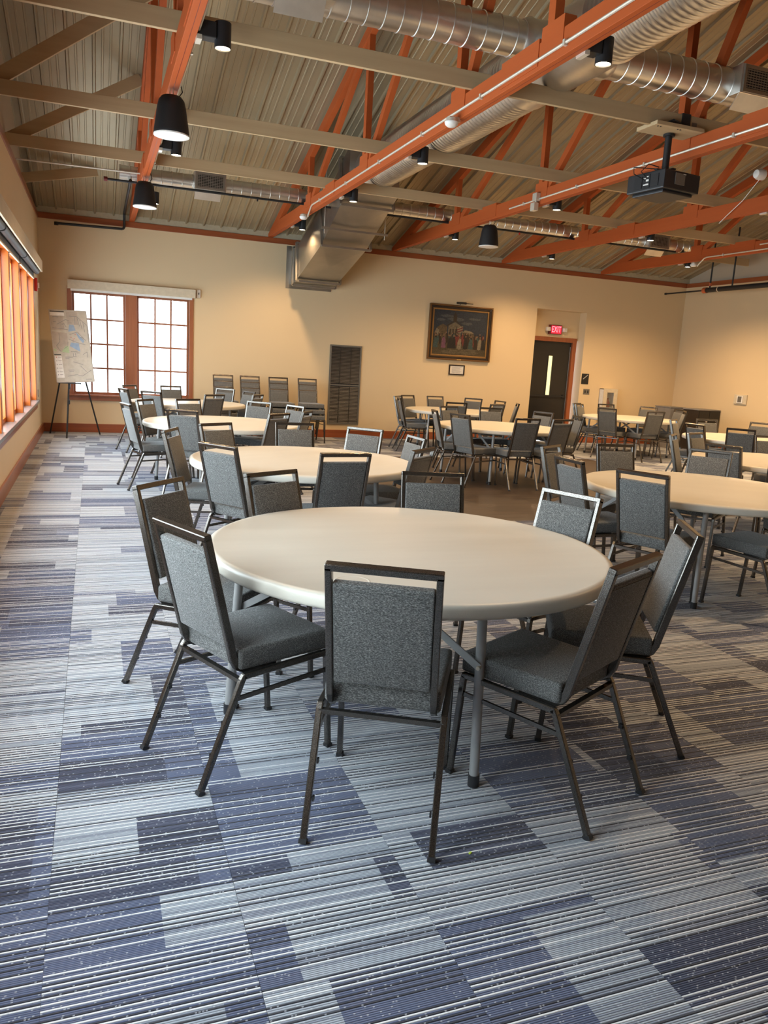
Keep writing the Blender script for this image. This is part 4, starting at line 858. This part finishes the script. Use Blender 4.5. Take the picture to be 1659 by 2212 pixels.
S0 = 0.33
def make_chair():
    t = thing('banquet_chair', 'x', 'chair', (0, 0, 0), 0, 'grey stacking banquet chairs')
    T = 0.022; X = 0.209
    def sw(path, xc, w, th): return MB().sweep([(p[0] - S0, p[1]) for p in path], xc - w / 2, xc + w / 2, th)
    for s in (-1, 1):
        x = s * X
        lg = sw([(0.004, 0.010), (0.168, 0.392), (0.180, 0.410)], x, T, T).build('leg', 'chair_frame', t, 0.003, 1)
        sw([(0.0, 0.0), (0.006, 0.014)], x, T + 0.004, T + 0.004).build('foot', 'dark_plastic', lg)
        for z in (0.13, 0.24): MB().box(x - s * 0.013, x - s * 0.019, z * 0.43 - S0 - 0.008 + 0.0, z * 0.43 - S0 + 0.008, z - 0.008, z + 0.008).build('bumper', 'dark_plastic', lg)
        lg = sw([(0.589, 0.010), (0.560, 0.392), (0.556, 0.412)], x, T, T).build('leg', 'chair_frame', t, 0.003, 1)
        sw([(0.590, 0.0), (0.589, 0.014)], x, T + 0.004, T + 0.004).build('foot', 'dark_plastic', lg)
        sw([(0.170, 0.405), (0.565, 0.411)], x, T, T).build('seat_rail', 'chair_frame', t, 0.003, 1)
        sw([(0.139, 0.325), (0.566, 0.338)], x, 0.010, 0.016).build('stretcher', 'chair_frame', t)
    bf = MB(); path = [(0.34, 0.412), (0.235, 0.412), (0.195, 0.418), (0.168, 0.436), (0.152, 0.465), (0.146, 0.49), (0.0375, 0.924)]
    for s in (-1, 1):
        bf.sweep([(p[0] - S0, p[1]) for p in path], s * 0.172 - 0.011, s * 0.172 + 0.011, 0.030)
    u = (Vector((0.0375, 0.924)) - Vector((0.146, 0.49))).normalized()
    a = Vector((0.0375 - S0, 0.924)) - u * 0.0; 
    bf.beam((-0.183, a.x, a.y), (0.183, a.x, a.y), 0.030, 0.024, (0, u.x, u.y))
    bf.build('back_frame', 'chair_frame', t, 0.003, 1)
    # back pad
    def along(z): return 0.146 + (z - 0.49) * (0.0375 - 0.146) / (0.924 - 0.49) - S0
    n2 = Vector((u.y, -u.x)); m = MB(); v = []
    for (z, th0, th1) in ((0.512, -0.012, 0.026), (0.872, -0.012, 0.022)):
        p = Vector((along(z), z))
        for x, th in ((-0.160, th0), (0.160, th0), (0.160, th1), (-0.160, th1)):
            q = p + n2 * th; v.append((x, q.x, q.y))
    m.add(v, [(0, 1, 2, 3), (7, 6, 5, 4), (0, 4, 5, 1), (1, 5, 6, 2), (2, 6, 7, 3), (3, 7, 4, 0)])
    bp = m.build('back_pad', 'chair_fabric', t, 0.009, 3, True, None, 60)
    p = Vector((along(0.855), 0.855)) - n2 * 0.0135
    MB().beam((-0.154, p.x, p.y), (0.154, p.x, p.y), 0.003, 0.004, (0, u.x, u.y)).build('piping', 'chair_fabric', bp)
    # seat cushion
    v = []
    for z, g in ((0.421, 0.0), (0.497, -0.002)):
        for x, s in ((-0.196 - g, 0.168), (0.196 + g, 0.168), (0.207 + g, 0.578), (-0.207 - g, 0.578)): v.append((x, s - S0, z))
    v[7] = (v[7][0], v[7][1], 0.500); v[6] = (v[6][0], v[6][1], 0.500)
    st = MB().add(v, [(3, 2, 1, 0), (4, 5, 6, 7), (0, 1, 5, 4), (1, 2, 6, 5), (2, 3, 7, 6), (3, 0, 4, 7)]).build('seat', 'chair_fabric', t, 0.016, 3, True, None, 60)
    MB().beam((-X, 0.166 - S0, 0.388), (X, 0.166 - S0, 0.388), 0.020, 0.016).build('crossbar', 'chair_frame', t)
    MB().beam((-X, 0.556 - S0, 0.398), (X, 0.556 - S0, 0.398), 0.018, 0.016).build('crossbar', 'chair_frame', t)
    return t
chair0 = make_chair(); used = [False]
def place(x, y, th, label, group, z=0.0):
    if used[0]: o = copy_tree(chair0)
    else: o = chair0; used[0] = True
    o.location = (x, y, z); o.rotation_euler = (0, 0, th - PI / 2); o['label'] = label; o['group'] = group
CH = {'T1': {'L': (1.364, 3.543, -0.7), 'c': (1.889, 3.796, -1.041), 'd': (2.614, 3.756, -1.808), 'e': (2.89, 3.252, -2.786), 'f': (2.939, 2.668, 2.635), 'A': (1.815, 2.37, 1.07), 'B': (1.409, 2.87, 0.41), 'C': (2.437, 2.336, 2.055)},
 'T2': {'a': (1.683, 6.148, -0.382), 'b': (1.877, 5.415, 0.587), 'c': (2.015, 6.62, -0.972), 'd': (2.597, 6.815, -1.636), 'e': (2.977, 6.527, -2.374), 'f': (3.126, 6.048, 3.166), 'g': (2.916, 5.398, 2.296), 'h': (2.392, 5.167, 1.668)},
 'T3': {'a': (1.466, 9.071, 0.236), 'b': (1.666, 9.669, -0.615), 'c': (2.114, 9.965, -1.09), 'd': (2.698, 9.931, -2.277), 'e': (2.978, 9.516, -2.744), 'f': (2.9, 8.836, 2.591), 'g': (2.529, 8.446, 2.284), 'h': (1.885, 8.526, 0.931)},
 'T4': {'a': (1.539, 12.334, 0.324), 'b': (1.617, 13.212, -0.683), 'c': (2.154, 13.435, -1.293), 'd': (2.767, 13.259, -2.303), 'e': (2.991, 12.818, 3.497), 'f': (2.983, 12.116, 2.514), 'g': (2.346, 11.766, 2.134), 'h': (1.828, 11.922, 0.802)},
 'T5': {'a': (4.608, 5.347, -0.977), 'b': (4.366, 4.753, -0.012), 'c': (4.456, 4.211, 0.439), 'd': (5.195, 5.488, -1.701), 'e': (5.755, 5.266, -2.549), 'g': (5.124, 3.92, 1.74), 'h': (6.0, 4.33, 2.76)},
 'T6': {'a': (5.512, 9.705, -0.226), 'b': (5.586, 9.231, 0.316), 'c': (6.063, 8.997, 1.588), 'd': (6.549, 9.023, 1.8), 'e': (7.075, 9.531, 3.0), 'f': (6.95, 10.102, 3.502), 'g': (6.563, 10.519, -1.838), 'h': (5.997, 10.498, -1.253)},
 'T7': {'a': (6.368, 13.38, -0.686), 'b': (6.236, 12.906, -0.209), 'c': (6.665, 13.756, -1.108), 'd': (7.175, 13.811, -1.491), 'e': (7.65, 13.627, -2.379), 'f': (7.816, 13.167, 3.217), 'g': (7.284, 12.218, 1.901), 'h': (6.69, 12.287, 1.349), 'i': (7.842, 12.643, 2.731)},
 'T8': {'a': (10.284, 13.4, -1.022), 'b': (10.056, 12.974, -1.0), 'c': (10.87, 13.444, -1.717), 'd': (11.382, 13.125, -2.607), 'e': (9.976, 12.219, 0.546), 'f': (10.452, 11.862, 1.507), 'g': (11.30, 12.24, 2.6), 'h': (11.60, 12.68, 3.0)},
 'T9': {'a': (9.254, 9.3, -0.953), 'b': (9.047, 8.718, 0.024), 'c': (9.99, 9.61, -1.783), 'd': (10.462, 9.319, -2.734), 'e': (9.17, 8.238, 0.682)},
 'T10': {'a': (7.088, 6.758, -0.868), 'b': (7.568, 6.984, -1.175), 'c': (6.899, 6.03, 0.34), 'd': (7.12, 5.60, 0.80), 'e': (8.313, 6.797, -1.914)}}
STD = {'a': 'left', 'b': 'far left', 'c': 'far middle', 'd': 'far right', 'e': 'right', 'f': 'near right', 'g': 'near middle', 'h': 'near left'}
POS = {'T1': {'A': 'near middle', 'B': 'near left', 'L': 'left', 'c': 'far left', 'd': 'far middle', 'e': 'far right', 'f': 'right', 'C': 'near right'},
       'T2': {'h': 'near middle', 'b': 'near left', 'a': 'left', 'c': 'far left', 'd': 'far middle', 'e': 'far right', 'f': 'right', 'g': 'near right'},
       'T3': STD, 'T4': STD, 'T5': {'a': 'left', 'b': 'near left', 'c': 'near middle', 'd': 'far left', 'e': 'far middle', 'g': 'near right', 'h': 'right'},
       'T6': {'a': 'left', 'b': 'near left', 'c': 'near middle', 'd': 'near right', 'e': 'right', 'f': 'far right', 'g': 'far middle', 'h': 'far left'},
       'T7': {'a': 'left', 'b': 'near left', 'c': 'far left', 'd': 'far middle', 'e': 'far right', 'f': 'right', 'g': 'near middle, right one,', 'h': 'near middle, left one,', 'i': 'near right'},
       'T8': {'a': 'far left', 'b': 'left', 'c': 'far middle', 'd': 'far right', 'e': 'near left', 'f': 'near middle', 'g': 'near right', 'h': 'right'},
       'T9': {'a': 'left', 'b': 'near left', 'c': 'far left', 'd': 'far right', 'e': 'near middle'}, 'T10': {'a': 'left', 'b': 'far left', 'c': 'near left', 'd': 'near middle', 'e': 'far right'}}
TN = {'T1': 'the table nearest the camera', 'T2': 'the second table of the window row', 'T3': 'the third table of the window row', 'T4': 'the table below the far window', 'T5': 'the nearest table at the right edge', 'T6': 'the table on the plank floor',
      'T7': 'the table below the painting', 'T8': 'the table by the extinguisher cabinet', 'T9': 'the table by the trash bin', 'T10': 'the middle table at the right edge'}
for k, d in CH.items():
    for q, (x, y, th) in d.items(): place(x, y, th, 'grey banquet chair at the %s of %s' % (POS[k][q], TN[k]), 'chairs around the round tables')
for i, x in enumerate((3.053, 3.54, 4.07, 4.626)):
    for k in range(3):
        place(x, 14.10 - (2 - k) * 0.035, -PI / 2, 'grey banquet chair, %s of the %s wall stack from the window' % (('bottom', 'middle', 'top')[k], ('first', 'second', 'third', 'fourth')[i]), 'stacked chairs by the far wall', k * 0.105)
tag(MB().box(-0.006, 0.006, -0.003, 0.003, 0.0005, 0.004).build('leaf_scrap', 'leaf', None, 0, 2, False, (1.98, 1.985, 0)), 'tiny yellow green scrap lying on the carpet behind the front chair', 'scrap').rotation_euler = (0, 0, 0.6)
